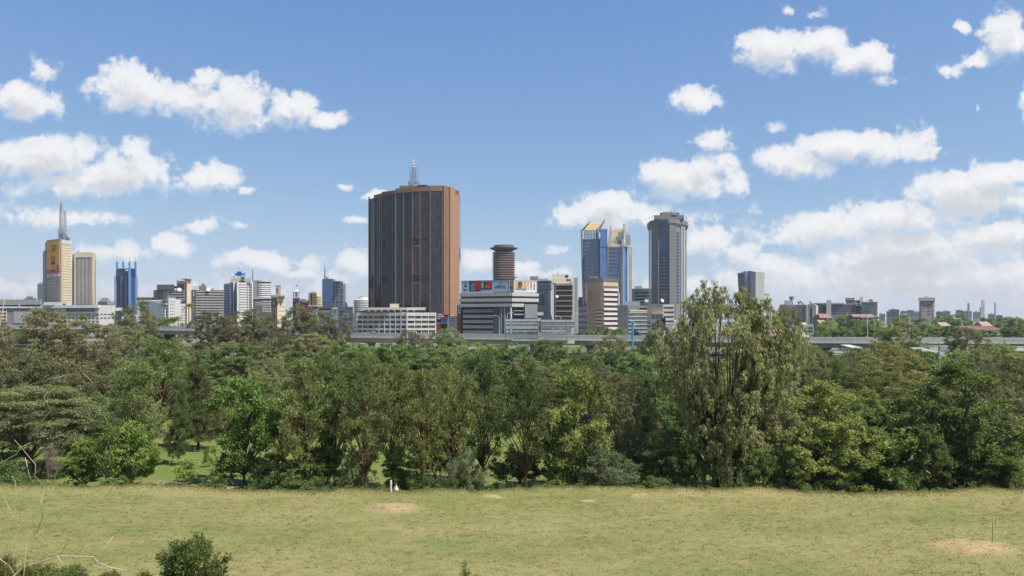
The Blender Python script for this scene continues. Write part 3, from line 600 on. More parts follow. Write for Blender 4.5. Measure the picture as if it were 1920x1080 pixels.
# ---------------------------------------------------------------- where each tree stands: bearing, top, width, distance
TREES = [
 # lawn edge, left to right
 ('bush',10,868,70,84,'at the left end of the lawn edge'),
 ('tier',68,722,215,94,'at the far left behind the lawn edge','broad dark tree with leaves in flat tiers'),
 ('tier',8,760,120,104,'cut off by the left side of the picture','dark tree with leaves in flat tiers'),
 ('bare',98,828,34,80.5,'standing alone left of the round leafy tree'),
 ('leafy',157,822,80,84,'between the bare tree and two slender trunks','round bright green broad leaved tree'),
 ('bush',45,893,50,80,'right of the leftmost bush at the lawn edge'),
 ('sapling',200,770,46,82,'with a long pale trunk at the lawn edge','tall thin young tree'),
 ('leafy',246,785,96,84,'with a forked brown trunk at the lawn edge','mid green broad leaved tree'),
 ('feather',255,662,112,92,'behind the fork trunked leafy tree'),
 ('bush',220,893,42,80,'below the thin pale trunk','small bright green bush'),
 ('under',170,800,90,98,'behind the round bright green tree'),
 ('sapling',345,850,50,80,'in front of the sunlit gap of lawn','short leafy young tree'),
 ('sapling',388,838,16,98,'standing alone out on the sunlit back lawn','tiny wispy young tree'),
 ('cas',335,690,52,100,'left of the sunlit gap, with dark tiers','narrow pointed needle leaved tree'),
 ('cas',372,652,78,112,'above the sunlit gap of lawn','tall needle leaved tree'),
 ('leafy',458,700,118,86,'right of the sunlit gap of lawn','large vivid green broad leaved tree'),
 ('sapling',432,842,70,85,'under the large vivid green tree','leaning young tree'),
 ('bush',500,868,60,82,'right of the leaning young tree','rounded bush'),
 ('under',512,850,64,84,'below the left feathery trees','small bushy tree'),
 ('feather',530,705,86,94,'just right of the vivid green tree'),
 ('feather',570,655,116,83,'below the white clock tower'),
 ('feather',628,636,116,86,'below the blue twin block tower with a spire'),
 ('feather',686,640,104,81,'below the left end of the white office block'),
 ('feather',738,662,96,85,'left of the white post on the lawn edge'),
 ('feather',792,678,92,80,'right of the white post on the lawn edge'),
 ('feather',850,658,98,84,'below the right side of the brown glass tower'),
 ('feather',905,643,118,88,'below the car park billboards','tall golden tipped feathery tree'),
 ('feather',986,655,118,82,'with a straight red trunk on the lawn edge'),
 ('under',600,838,92,84,'between the trunks below the blue spire tower','small bushy tree'),
 ('under',555,862,70,82,'among the left feathery trunks','low bushy tree'),
 ('willow',668,838,60,82,'under the feathery tree left of the white post','small olive willowy tree'),
 ('leafy',757,852,76,83,'right behind the white post','small spreading bright green tree'),
 ('bush',640,895,50,80,'under the small olive willowy tree'),
 ('bush',590,895,40,79.5,'between the left feathery trunks'),
 ('silver',875,838,72,82,'below the brown glass tower','small silvery tree'),
 ('under',828,792,80,85,'left of the small silvery tree','greyish bushy tree'),
 ('bush',805,895,40,80,'right of the white post and bag'),
 ('bush',845,897,36,79.5,'below the greyish bushy tree'),
 ('under',966,848,92,86,'left of the straight red trunk','small dark parasol shaped tree'),
 ('dark',1085,672,128,84,'below the steel lattice hoarding','tall green broad leaved tree'),
 ('dark',1060,760,100,86,'below the lattice hoarding, leafy to the ground','dark bushy tree'),
 ('willow',1172,700,128,86,'left of the great eucalyptus'),
 ('silver',1142,842,116,80.5,'with a thick short trunk on the lawn edge','wide silvery green rounded tree'),
 ('dark',1226,818,96,83,'between the silvery tree and the eucalyptus'),
 ('dark',1205,750,90,92,'behind the bush left of the eucalyptus','taller bushy tree'),
 ('sapling',1045,845,44,82,'right of the straight red trunk','reddish young tree'),
 ('bush',1235,893,44,79.5,'at the foot of the bushes left of the eucalyptus'),
 ('euc',1356,522,284,84,'towering over the lawn edge','huge grey green eucalyptus with many stems'),
 ('eucslim',1468,548,104,92,'right behind the huge eucalyptus'),
 ('willow',1442,740,90,84,'hanging at the right foot of the huge eucalyptus'),
 ('under',1285,830,70,82,'at the left foot of the huge eucalyptus','low bushy tree'),
 ('under',1420,842,56,80,'at the right foot of the huge eucalyptus','low leafy tree'),
 ('dense',1548,712,158,83,'right of the huge eucalyptus'),
 ('dark',1490,828,76,81,'at the left foot of the left pod tree'),
 ('dense',1632,722,116,88,'beside the gap with dry grass','dense green tree with few pods'),
 ('under',1640,805,92,83,'left of the gap with dry grass'),
 ('bush',1695,880,46,80,'in the gap with dry grass'),
 ('dense',1800,672,196,83,'near the right side of the picture','huge dense dark tree with pinkish seed pods'),
 ('dark',1745,800,80,81,'at the left foot of the huge pod tree'),
 ('dark',1855,815,120,82,'at the right foot of the huge pod tree'),
 ('broad',1892,722,130,94,'at the right side, above the low dark trees','brownish airy tree'),
 ('sapling',1880,830,60,81,'last at the right end of the lawn edge'),
 ('bush',1905,880,60,80,'at the right end of the lawn edge'),
 # second rows
 ('feather',300,622,130,122,'behind the needle leaved trees','dark rounded feathery tree'),
 ('broad',92,576,236,150,'below the tower with the orange banner','very broad olive brown tree'),
 ('broad',30,652,200,118,'at the left edge above the tiered trees','olive tree'),
 ('broad',170,640,150,165,'below the beige finned tower'),
 ('broad',232,610,100,190,'left of the white stepped flats'),
 ('broad',258,566,92,215,'standing before the blue four masted tower','tall sparse olive tree'),
 ('umb',455,640,138,165,'below the white tower with the blue crossed sign','dark green parasol tree'),
 ('broad',395,580,88,255,'below the olive banded office slab','airy olive tree'),
 ('broad',468,577,104,262,'below the white tower with the blue crossed sign','airy olive tree'),
 ('broad',430,640,90,225,'between the airy olive trees and the parasol tree'),
 ('broad',565,570,100,268,'just right of the brick clock tower','tall airy olive tree'),
 ('broad',622,592,84,262,'below the blue tower with the spire','green grey airy tree'),
 ('broad',530,622,100,232,'before the elevated road below the clock tower'),
 ('broad',585,622,110,215,'below the yellow flats, before the road'),
 ('broad',500,670,90,150,'right of the dark green parasol tree'),
 ('dark',420,720,90,125,'between needle trees and vivid green tree'),
 ('umb',670,640,110,190,'left below the white office block'),
 ('umb',735,640,100,185,'below the middle of the white office block'),
 ('broad',765,618,66,220,'beside the blue and red banner','small airy grey tree'),
 ('broad',840,612,76,225,'before the elevated road below the brown tower','open grey green tree'),
 ('umb',815,648,120,180,'below the right end of the white office block'),
 ('umb',890,640,110,200,'below the car park, behind the golden tipped tree'),
 ('umb',955,640,100,205,'left below the steel lattice hoarding'),
 ('umb',1032,632,80,190,'in front of the steel lattice hoarding','domed yellow green tree'),
 ('feather',1085,648,64,130,'right of the domed yellow green tree','narrow dark feathery tree'),
 ('broad',1150,626,80,215,'below the beige office block','brownish airy tree'),
 ('umb',1180,658,130,170,'left of the great eucalyptus, in the second row'),
 ('broad',1238,600,62,200,'touching the left side of the great eucalyptus','reddish brown airy tree'),
 ('broad',1130,690,110,140,'behind the willowy tree'),
 ('broad',1020,690,100,140,'between feathery trees below the lattice hoarding'),
 ('broad',760,690,110,135,'in the second row behind the white post'),
 ('umb',650,690,120,140,'in the second row below the blue spire tower'),
 ('broad',870,690,110,140,'in the second row below the brown tower'),
 ('cas',1572,655,62,125,'above the left pod tree','dark needle leaved tree'),
 ('broad',1520,642,90,150,'between the eucalyptus and the needle leaved tree'),
 ('willow',1600,650,80,140,'right of the dark needle leaved tree'),
 ('fever',1662,640,184,120,'in the second row behind the dry grass gap'),
 ('broad',1690,598,96,235,'left of the mushroom topped tower, before the road','sparse brown tree'),
 ('fever',1722,690,110,135,'left behind the huge pod tree','greenish thorn tree'),
 ('broad',1812,612,84,225,'before the road right of the mushroom topped tower','airy grey tree'),
 ('broad',1862,640,130,150,'above the right pod tree'),
 ('broad',1925,655,110,150,'cut off by the right side of the picture'),
 ('dark',1885,640,40,190,'before the road at the far right','dark round tree'),
 ('broad',1460,640,120,140,'right behind the great eucalyptus'),
 ('broad',1300,660,140,150,'behind the great eucalyptus'),
 ('umb',1720,650,80,175,'below the mushroom topped tower'),
 ('broad',1780,690,120,150,'behind the huge pod tree'),
 # deeper park behind the gaps, feet on the back lawn
 ('broad',215,700,110,130,'behind the slender trunks at the left'),
 ('broad',330,640,90,170,'above the needle leaved trees, far in the park'),
 ('broad',130,690,130,125,'behind the tiered trees'),
 ('broad',1330,760,120,110,'in the shade behind the eucalyptus stems'),
 ('dark',1560,790,110,96,'behind the left pod tree'),
 ('dark',1830,760,140,98,'behind the huge pod tree, low and dark'),
 # town side of the elevated road
 ('dark',140,600,60,420,'before the white podium with dark windows'),
 ('dark',312,590,70,400,'in front of the white stepped flats'),
 ('dark',1132,610,40,400,'at the foot of the beige office block'),
 ('dark',1105,618,30,390,'beside the small white flats'),
 ('dark',1162,612,34,395,'at the foot of the pale blue glass block'),
 ('dark',690,618,24,440,'before the white office block'),
 ('umb',1575,612,52,360,'beyond the road, first of the bright green row','bright green tree'),
 ('umb',1620,604,60,372,'beyond the road below the teal glass block','bright green tree'),
 ('umb',1668,612,50,366,'beyond the road, third of the bright green row','bright green tree'),
 ('umb',1738,604,70,365,'beyond the road below the mushroom topped tower','bright green tree'),
 ('umb',1782,610,46,360,'beyond the road below the nearest tiled roof','bright green tree'),
 ('umb',1842,616,60,362,'beyond the road below the long tiled roof','bright green tree'),
 ('umb',1905,610,66,368,'beyond the road at the far right','bright green tree'),
 ('umb',1540,618,40,352,'beyond the road beside the white tent roof','bright green tree'),
 ('dark',1552,598,44,455,'beside the white framed block, hiding a house'),
 ('dark',1604,596,40,470,'before the brown roofed house, left of two'),
 ('dark',1634,597,44,465,'before the brown roofed house, right of two'),
 ('dark',1590,588,60,560,'in front of the dark office complex'),
 ('dark',1632,590,52,580,'in front of the teal glass block'),
 ('dark',1548,592,26,540,'in front of the white framed block'),
 ('dark',1688,588,36,640,'left of the mushroom topped tower'),
 ('dark',1722,594,40,600,'at the left foot of the mushroom topped tower'),
 ('dark',1768,586,36,620,'right of the mushroom topped tower'),
 ('dark',1792,586,48,600,'between the mushroom topped tower and the masts'),
 ('dark',1850,592,46,600,'below the telephone masts'),
 ('dark',1880,594,40,640,'right of the telephone masts'),
 ('dark',1906,594,44,620,'far right on the skyline'),
 ('dark',1815,598,40,560,'above the long tiled roof'),
]
SEEN = set()
for row in TREES:
    look = row[6] if len(row) > 6 else None
    t = tree(*row[:6], look=look)
    if t['label'] in SEEN: print('DUP LABEL', t['label'])
    SEEN.add(t['label'])

LAND = [(15,'the long grey hall'),(75,'the left side of the banner tower'),(130,'the right side of the banner tower'),(165,'the finned beige tower'),(212,'the small grey windowed block'),(245,'the four masted blue tower'),(296,'the olive stepped office'),(345,'the pillar tower'),(392,'the olive banded slab'),(440,'the crossed blue sign'),(488,'the round white tower'),(526,'the clock tower'),(562,'the cupola'),(600,'the yellow flats'),(640,'the louvred white block'),(690,'the left end of the office block'),(742,'the middle of the office block'),(796,'the right end of the office block'),(846,'the brown tower shafts'),(890,'the wide grey billboard'),(938,'the round ribbed tower'),(985,'the portrait billboard'),(1030,'the grey complex'),(1072,'the brown windowed block'),(1115,'the beige office'),(1160,'the blue and gold tower'),(1205,'the pale blue glazed block'),(1248,'the stepped grey tower'),(1405,'the tapered tower'),(1490,'the white tent roof'),(1530,'the white framed block'),(1575,'the dark complex'),(1625,'the teal glass block'),(1680,'the sparse brown tree'),(1735,'the mushroom tower'),(1790,'the small tan roof'),(1840,'the long tiled roof'),(1895,'the right edge houses')]
ROWS = [(114, 728, 'behind the edge trees', ('feather','dark','broad')), (138, 690, 'midway into park', ('broad','umb','feather')), (172, 664, 'deep in the park', ('umb','broad','dark')), (212, 650, 'far back near the road', ('umb','broad'))]
rnd = random.Random(77)
for ri, (D, top, where, ks) in enumerate(ROWS):
    for li, (px, lm) in enumerate(LAND):
        if ri == 0 and (li % 2 == 0 or 290 < px < 1240): continue
        if ri == 1 and li % 2 == 1: continue
        if ri == 2 and li % 2 == 0: continue
        if ri == 3 and li % 2 == 1: continue
        if ri == 0 and 1640 < px < 1740: continue
        d = D*rnd.uniform(.95, 1.06); k = ks[(li//2) % len(ks)]
        w = rnd.uniform(8.5, 12.5)/d*F
        t = tree(k, px+rnd.uniform(-9, 9), top+rnd.uniform(-12, 14), w, d, f'{where}, straight below {lm}', look={'feather':'feathery tree','dark':'bushy tree','broad':'olive tree','umb':'round green tree'}[k])
        if t['label'] in SEEN: print('DUP', t['label'])
        SEEN.add(t['label'])

# palm in front of the pillar
def palm(px, top, D, crown_px, label):
    x = X(px, D); zb = ground(x, D) - .3; h = Z(top, D) - zb; r = crown_px/F*D/2
    root = empty('palm_tree', (x, D, zb), label, 'palm', 'palms')
    MB().tube([(0, 0, 0), (.1, 0, h*.5), (0, 0, h*.86)], [.35, .28, .24], 7).build('trunk', 'barkdark', root)
    rg = np.random.default_rng(int(px)); c = []; d = []
    for k in range(26):
        a = rg.uniform(0, 6.28); el = rg.uniform(-.5, 1.2)
        for q in np.linspace(.08, 1, 14):
            p = np.array((math.cos(a)*r*q, math.sin(a)*r*q, h*.86 + r*(math.sin(el)*q - .6*q*q)))
            for s in (-1, 1):
                dd = np.array((math.cos(a)-s*math.sin(a)*.9, math.sin(a)+s*math.cos(a)*.9, -.5)); c.append(p + dd*.28*r*.3); d.append(dd)
    n = len(c)
    link('fronds', leaf_mesh('fronds', np.array(c), np.array(d), rg.normal(size=(n, 3))+np.array((0, 0, 1.)), np.full(n, r*.3), np.full(n, r*.07), rg.uniform(0, 1, n), 'leaf_deep'), root)
palm(354, 560, 470, 22, 'tall palm standing before the beige pillar tower')
palm(334, 587, 470, 12, 'small palm in front of the white stepped flats')
palm(648, 581, 480, 11, 'short palm left of the long white office block')

# shrubs on the near slope
def slope(key, px, top, w, D, clause, look=None):
    t = tree(key, px, top, w, D, clause, look=look); SEEN.add(t['label']); return t
b = slope('shrub', 358, 1010, 104, 20, 'in front of the lawn at the bottom left', 'round dark green shrub with reddish shoots')
rg = np.random.default_rng(5); n = 170
a = rg.uniform(0, 6.28, n); el = rg.uniform(.15, 1.5, n)
pts = np.stack([np.cos(a)*np.cos(el)*.86, np.sin(a)*np.cos(el)*.86, 1.05+np.sin(el)*1.28], 1) + rg.normal(size=(n, 3))*.06
link('shoots', leaf_mesh('shoots', pts, rg.normal(size=(n, 3))*.4+np.array((0, 0, 1.)), rg.normal(size=(n, 3)), np.full(n, .10), np.full(n, .04), rg.uniform(0, 1, n), 'leaf_tip'), b)
slope('shrub', 60, 1060, 80, 19, 'under the dry twigs at the bottom left corner', 'low ferny shrub')
slope('shrub', 132, 1062, 70, 21, 'half way between the corner and the round shrub', 'low ferny shrub')
slope('shrub', 4, 1046, 50, 17, 'in the very bottom left corner', 'pale ferny shrub')
slope('shrub', 205, 1072, 46, 20, 'left of the round dark shrub', 'small low shrub')
slope('shrub', 272, 1074, 40, 21, 'close beside the round dark shrub', 'small low shrub')
slope('sapling', 872, 1052, 22, 30, 'poking up at the bottom of the picture', 'little leafy shoot')
slope('sapling', 893, 1066, 16, 30, 'right beside the larger shoot at the bottom', 'very small shoot')

# dry twigs close to the camera
def dry():
    D = 6.0
    lines = [([(-8,1130),(5,1095),(20,1080),(45,1065),(90,1050),(115,1041),(138,1040),(165,1047),(185,1057),(215,1062),(230,1070),(236,1092)],3.2),
     ([(185,1057),(198,1069)],2.),([(113,1041),(122,1055),(127,1066)],2.),([(147,1035),(170,1025),(190,1020),(215,1016),(272,1014)],1.3),
     ([(111,1042),(140,1005),(165,985),(180,976)],1.3),([(150,1100),(160,1080),(185,1055),(198,1030),(208,1007)],1.8),([(146,1100),(147,1035),(150,1032)],1.),([(-8,1035),(0,1048),(12,1060),(20,1082),(22,1110)],2.2),
     ([(10,1130),(40,1080),(53,1022),(62,1000),(77,970),(80,955),(81,940),(75,915),(70,890),(65,870),(50,843),(30,823)],1.9),([(-10,872),(0,868),(30,850),(46,838),(50,830)],1.8),
     ([(36,860),(45,875),(60,890),(72,908)],1.6),([(81,942),(90,925),(93,915)],1.3),([(2,1115),(15,1040),(24,1015),(29,990),(29,973),(22,950),(13,928)],1.7),([(26,893),(30,905),(36,922),(29,973)],1.2),
     ([(-10,744),(0,740),(40,728),(80,715),(128,703)],1.),([(80,735),(95,745),(96,770),(80,798),(50,843)],1.),([(160,700),(172,716),(178,735)],.9),([(230,1075),(260,1068),(300,1067)],1.),
     ([(0,316),(10,321),(20,330)],.9),([(-4,558),(3,545),(10,530),(13,516)],1.0),([(-8,560),(-4,558)],1.0),([(-30,1100),(-22,900),(-12,700),(-4,558)],1.6),([(-22,900),(-20,500),(-12,330),(0,316)],1.3),([(-12,700),(-10,744)],1.2),([(-22,900),(-10,872)],1.5),([(128,703),(160,700)],.8)]
    mb = MB(); rnd = random.Random(4)
    o = Vector((X(20, D), D, ground(X(20, D), D)))
    for pl, w in lines:
        pts = [Vector((X(a, D+rnd.uniform(-.05, .05)), D + rnd.uniform(-.05, .05), Z(b_, D))) - o for a, b_ in pl]
        r = w/2/F*D*.8
        mb.tube(pts, [r*(1-.45*i/(len(pts)-1)) for i in range(len(pts))], 6)
    ob = mb.build('dry_twigs', 'drytwig', None, True, o)
    tag(ob, 'leafless pale dry twigs arching up at the left, close to the viewer', 'dry bush')
dry()

# grass: short tufts on the lawn, longer straw along its far lip
def make_grass():
    rg = np.random.default_rng(11); n = 120000
    y = 46 + 29.5*rg.random(n)**.9; x = (rg.random(n)*2-1)*(y*.74+3)
    tc = rg.random((5200, 2)); ti = rg.integers(0, 5200, n//2); y[:n//2] = 46 + 29*tc[ti, 1] + rg.normal(size=n//2)*.13; x[:n//2] = (tc[ti, 0]*2-1)*(y[:n//2]*.74+3) + rg.normal(size=n//2)*.16
    e = 26000
    xe = (rg.random(e)*2-1)*62; ye = np.array([lip(a) for a in xe]) + rg.normal(size=e)*.55 + .1
    x = np.concatenate([x, xe]); y = np.concatenate([y, ye])
    N_ = n+e
    z = np.array([ground(float(a), float(b_)) for a, b_ in zip(x, y)])
    tall = np.ones(N_); tall[:n//2] = 1.05
    patch = np.array([mnoise.noise((float(a)*.12, float(b_)*.25, 2.)) for a, b_ in zip(x, y)])
    L = np.concatenate([rg.uniform(.035, .10, n), rg.uniform(.06, .26, e)]) * (1+.5*patch) * tall
    d = rg.normal(size=(N_, 3))*np.array((.8, .8, .2))+np.array((0, 0, .75))
    c = np.stack([x, y, z+L*.4], 1)
    tint = .5 + patch*.5 + rg.normal(size=N_)*.25
    tint[n:] += .35
    m, N = new_mat('grassblade')
    at = N.n('ShaderNodeAttribute', attribute_name='tint').outputs['Fac']
    cc = N.mix(at, (.15, .160, .048), (.34, .275, .130))
    b_ = N.n('ShaderNodeBsdfPrincipled', i_Roughness=.8); b_.inputs['Specular IOR Level'].default_value = .15; N.link(cc, b_.inputs['Base Color'])
    t = N.n('ShaderNodeBsdfTranslucent'); N.link(cc, t.inputs[0])
    ms = N.n('ShaderNodeMixShader', i_0=.5); N.link(b_.outputs[0], ms.inputs[1]); N.link(t.outputs[0], ms.inputs[2])
    o = N.n('ShaderNodeOutputMaterial'); N.link(ms.outputs[0], o.inputs[0])
    me = leaf_mesh('grass', c, d, rg.normal(size=(N_, 3)), L, np.full(N_, .045), tint, 'grassblade')
    tag(link('grass', me), 'short dry grass blades over the front lawn and its far edge', 'grass', None, 'stuff')
make_grass()

# leafy weeds and seedlings on the bank below the lip
def make_weeds():
    rg = np.random.default_rng(31); C = []; Dr = []; L = []; T = []
    for k in range(270):
        x = rg.uniform(-58, 58); right = 1 if x > 22 else 0
        y = lip(x) + (rg.uniform(.2, 3.8) if not right else rg.uniform(.1, 2.6))
        h = rg.uniform(.12, .55) if rg.random() < .9 else rg.uniform(.5, .8)
        if y < lip(x)+.3: h *= .45
        n = int(20+50*h); w = h*rg.uniform(.5, .9)
        p = rg.normal(size=(n, 3))*np.array((w*.5, w*.4, 0)); p[:, 2] = rg.random(n)**.8*h
        z = ground(x, y)
        C.append(p + np.array((x, y, z))); Dr.append(p*1.5 + rg.normal(size=(n, 3))*.3 + np.array((0, 0, .3))); L.append(rg.uniform(.10, .26, n)); T.append(np.clip(rg.uniform(.2, .8) + rg.normal(size=n)*.2, 0, 1))
    C = np.concatenate(C); n = len(C); L = np.concatenate(L)
    me = leaf_mesh('undergrowth', C, np.concatenate(Dr), rg.normal(size=(n, 3))*.5+np.array((0, -.3, .8)), L, L*.45, np.concatenate(T), 'leaf_green')
    tag(link('undergrowth', me), 'leafy weeds along the bank under the trees', 'weeds', None, 'stuff')
make_weeds()

# ---------------------------------------------------------------- buildings
class Bld:
    """a building laid out from the line of its visible faces: pts = [(bearing, distance), ...] from left to right"""
    def __init__(s, name, label, cat, pts, depth, top, wall, group=None, wallname='wall', tops=None, base=None):
        k = min(range(len(pts)), key=lambda i: pts[i][1]); s.D = pts[k][1]
        s.P = [Vector((X(p, d), d, 0)) for p, d in pts]
        s.zb = ground(s.P[k].x, s.D) - .4 if base is None else Z(base, s.D)
        s.o = Vector((s.P[k].x, s.P[k].y, s.zb))
        s.root = empty(name, s.o, label, cat, group)
        a, b = s.P[0], s.P[-1]
        yb = max(p.y for p in s.P) + depth
        def back(p, sgn): return Vector((p.x*(yb/p.y) + sgn*1.2, yb, 0))
        s.foot = [(p.x-s.o.x, p.y-s.o.y) for p in s.P + [back(b, -1), back(a, 1)]]
        if wall:
            zt = [s.z(t) for t in tops] + [s.z(tops[-1]), s.z(tops[0])] if tops else s.z(top)
            MB().prism(s.foot, 0, zt).build(wallname, wall, s.root)
    def z(s, py): return Z(py, s.D) - s.zb
    def edge(s, i):
        a, b = s.P[i], s.P[i+1]; d = (b-a).normalized(); n = Vector((d.y, -d.x, 0))
        return a, d, n
    def u(s, i, px):
        a, d, n = s.edge(i); t = (px-960)/F
        return (t*a.y - a.x)/(d.x - t*d.y)
    def strip(s, mb, i, pa, pb, ya, yb, o0=.0, o1=.1):
        a, d, n = s.edge(i); ua, ub = s.u(i, pa), s.u(i, pb); z0, z1 = s.z(yb), s.z(ya)
        q = lambda u_, o: a + d*u_ + n*o - s.o
        p = [q(ua, o1), q(ub, o1), q(ub, o0), q(ua, o0)]
        mb.hexa([(v.x, v.y, z0) for v in p] + [(v.x, v.y, z1) for v in p]); return mb
    def part(s, name, m, i, rects, o0=-.2, o1=.3, parent=None):
        mb = MB()
        for r in rects: s.strip(mb, i, *r, o0, o1)
        return mb.build(name, m, parent or s.root)
    def ribbons(s, i, pa, pb, yt, yb, n, frac, m, o=.08, name='window_band', pos=.5):
        h = (yb-yt)/n
        for k in range(n):
            y0 = yt + h*k + h*(1-frac)*pos
            s.part(name, m, i, [(pa, pb, y0, y0+h*frac)], -.25, o)
    def spandrels(s, i, pa, pb, yt, yb, n, frac, m, o=.45, name='spandrels', pos=.5):
        h = (yb-yt)/n; f = frac
        rects = []
        cuts = [yt] + [v for k in range(n) for v in (yt+h*k+h*(1-f)*pos, yt+h*k+h*(1-f)*pos+h*f)] + [yb]
        for k in range(0, len(cuts), 2):
            if cuts[k+1]-cuts[k] > .02: rects.append((pa, pb, cuts[k], cuts[k+1]))
        return s.part(name, m, i, rects, -.2, o)
    def fins(s, i, pa, pb, yt, yb, n, w, m, o=.5, name='fins'):
        return s.part(name, m, i, [(pa+(pb-pa)*k/n-w/2, pa+(pb-pa)*k/n+w/2, yt, yb) for k in range(n+1)], -.2, o)
    def wins(s, i, pa, pb, yt, yb, nu, nv, fu, fv, m='glassdark', o=.06, name='window'):
        """every window a part of its own (past a hundred on one building, the rest as one)"""
        a, d, n = s.edge(i); me = None; rest = MB(); s.nw = getattr(s, 'nw', 0)
        du = (pb-pa)/nu; dv = (yb-yt)/nv
        for r in range(nv):
            for c in range(nu):
                p0 = pa+du*(c+.5-fu/2); p1 = pa+du*(c+.5+fu/2); y0 = yt+dv*(r+.5-fv/2); y1 = y0+dv*fv
                s.nw += 1
                if s.nw > 98: s.strip(rest, i, p0, p1, y0, y1, -.2, o); continue
                ua, ub = s.u(i, p0), s.u(i, p1); w = ub-ua; h = s.z(y0)-s.z(y1)
                if me is None:
                    mb = MB(); q = [n*o, d*w+n*o, d*w-n*.2, n*-.2]
                    mb.hexa([(v.x, v.y, 0) for v in q]+[(v.x, v.y, h) for v in q]); me = mb.mesh(name, m)
                pos = a + d*ua - s.o; pos.z = s.z(y1)
                link(name, me, s.root, pos)
        if rest.v: tag(rest.build('windows', m, s.root), kind='stuff')
    def block(s, name, pa, pb, yt, yb, dy, depth, m, parent=None):
        """axis-aligned block: its front dy metres behind the reference distance"""
        D = s.D + dy; x0, x1 = X(pa, D)-s.o.x, X(pb, D)-s.o.x; E = D+depth; q0, q1 = X(pa, E)-s.o.x, X(pb, E)-s.o.x; i_ = min(.25, (q1-q0)*.05)
        f = [(x0, D-s.o.y), (x1, D-s.o.y), (q1-i_, E-s.o.y), (q0+i_, E-s.o.y)]
        return MB().prism(f, Z(yb, D)-s.zb, Z(yt, D)-s.zb).build(name, m, parent or s.root)
    def pole(s, name, px, yt, yb, dy, r, m, r1=None):
        D = s.D + dy
        return MB().tube([(X(px, D)-s.o.x, D-s.o.y, Z(yb, D)-s.zb), (X(px, D)-s.o.x, D-s.o.y, Z(yt, D)-s.zb)], [r, r1 or r], 6).build(name, m, s.root)
    def roofcap(s, m='concrete', h=1.0, top=None, grow=.3, name='roof'):
        z = s.z(top); c = Vector((sum(p[0] for p in s.foot)/len(s.foot), sum(p[1] for p in s.foot)/len(s.foot)))
        f = [tuple(Vector(p) + (Vector(p)-c).normalized()*grow) for p in s.foot]
        return MB().prism(f, z-.02, z+h).build(name, m, s.root)

def lattice(cx, cy, z0, z1, w0, w1, n, r):
    mb = MB(); L = []
    for k in range(n+1):
        t = k/n; w = (w0+(w1-w0)*t)/2; z = z0+(z1-z0)*t
        L.append([Vector((cx+a*w, cy+b*w, z)) for a, b in ((-1, -1), (1, -1), (1, 1), (-1, 1))])
    for c in range(4): mb.tube([q[c] for q in L], r, 4)
    for k in range(n):
        for c in range(4):
            d = (c+1) % 4
            mb.tube([L[k][c], L[k+1][d]], r*.6, 3); mb.tube([L[k+1][c], L[k+1][d]], r*.6, 3)
    return mb

def dish(b, px, py, dy, r, m='whitesteel', face=(.5, -.8, .5)):
    D = b.D+dy; v = Vector(face).normalized(); mb = MB()
    q = v.to_track_quat('Z', 'Y')
    prof = [(r*.05, -r*.25), (r*.6, -r*.14), (r, .05), (r*.9, .08), (r*.5, -.06), (.02, -r*.15)]
    mb.lathe(0, 0, prof, 14)
    mb.v = [tuple(q @ Vector(p)) for p in mb.v]
    mb.tube([(0, 0, -r*1.3), (0, 0, 0)], r*.07, 5)
    return mb.build('satellite_dish', m, b.root, True, Vector((X(px, D), D, Z(py, D)))-b.o)

# --- far left: long grey hall, small ribbed block, beige tower with banner
b = Bld('long_hall', 'long low hall with grey metal top storey at the left edge', 'building', [(-120, 640), (80, 640)], 30, 577, 'midgrey')
b.part('cladding', 'slategrey', 0, [(-120, 78, 561.5, 571)], -.2, .6); b.fins(0, -118, 76, 562, 571, 32, .5, 'grey', .8, 'ribs')
b.part('white_band', 'white', 0, [(-120, 60, 575, 577.6)], -.2, 1.2)
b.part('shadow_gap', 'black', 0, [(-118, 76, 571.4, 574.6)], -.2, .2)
b.part('end_wall', 'cream', 0, [(-120, 13, 578, 604)], -.2, .7)
for k in range(4): b.wins(0, -118+0, 13, 579+k*6.4, 583.5+k*6.4, 22, 1, .75, .8, o=.8)
b.part('side_panel', 'concrete', 0, [(26, 60, 584, 606)], -.2, .5)
b.pole('roof_post', 36, 571, 576, -1.5, .25, 'whitesteel')
b = Bld('stepped_block', 'small cream ribbed block peeking behind the tower with the banner', 'building', [(70, 860), (81, 850), (86, 862)], 20, 531, 'offwhite')
b.ribbons(0, 70.5, 81, 534, 566, 6, .25, 'glassdark'); b.block('roof_room', 74, 81, 528.5, 531.4, 4, 6, 'paleconcrete')
b = Bld('low_dome_building', 'low far brownish building above the long grey hall', 'building', [(46, 980), (68, 980)], 20, 559, 'mauve')
b.block('roof_room', 50, 62, 555.5, 559.3, 4, 8, 'mauve'); b.part('window_band', 'glassdark', 0, [(47, 67, 560, 561.2)], -.2, .1); b.pole('mast', 53.5, 552, 556, 6, .3, 'grey')

b = Bld('banner_tower', 'beige tower with lattice mast and tall orange advertising banner', 'tower', [(84.5, 735), (88.2, 715), (112.5, 700), (115.2, 700), (133.5, 712)], 24, 449, 'tan', base=575)
b.part('side_shaft', 'grey', 0, [(83, 87.5, 465, 568)], -.3, 1.2); b.part('roof', 'grey', 1, [(88, 112.6, 447.6, 449.2)], -.5, .5); b.part('roof_edge', 'offwhite', 3, [(115.2, 133.5, 449.2, 456)], -.3, .45)
for k in range(8): b.part('panel_joint', 'browndark', 1, [(88.4, 112.2, 521+k*6, 521.35+k*6)], -.2, .05)
b.ribbons(3, 117, 133, 457, 566, 22, .28, 'tan', .03); b.spandrels(3, 116.5, 133.4, 457, 566, 22, .28, 'cream', .3)
b.wins(2, 112.9, 115, 458, 566, 1, 20, .6, .5)
bn = b.part('banner', 'banner', 1, [(88.6, 111.6, 450.2, 511)], -.1, .35)
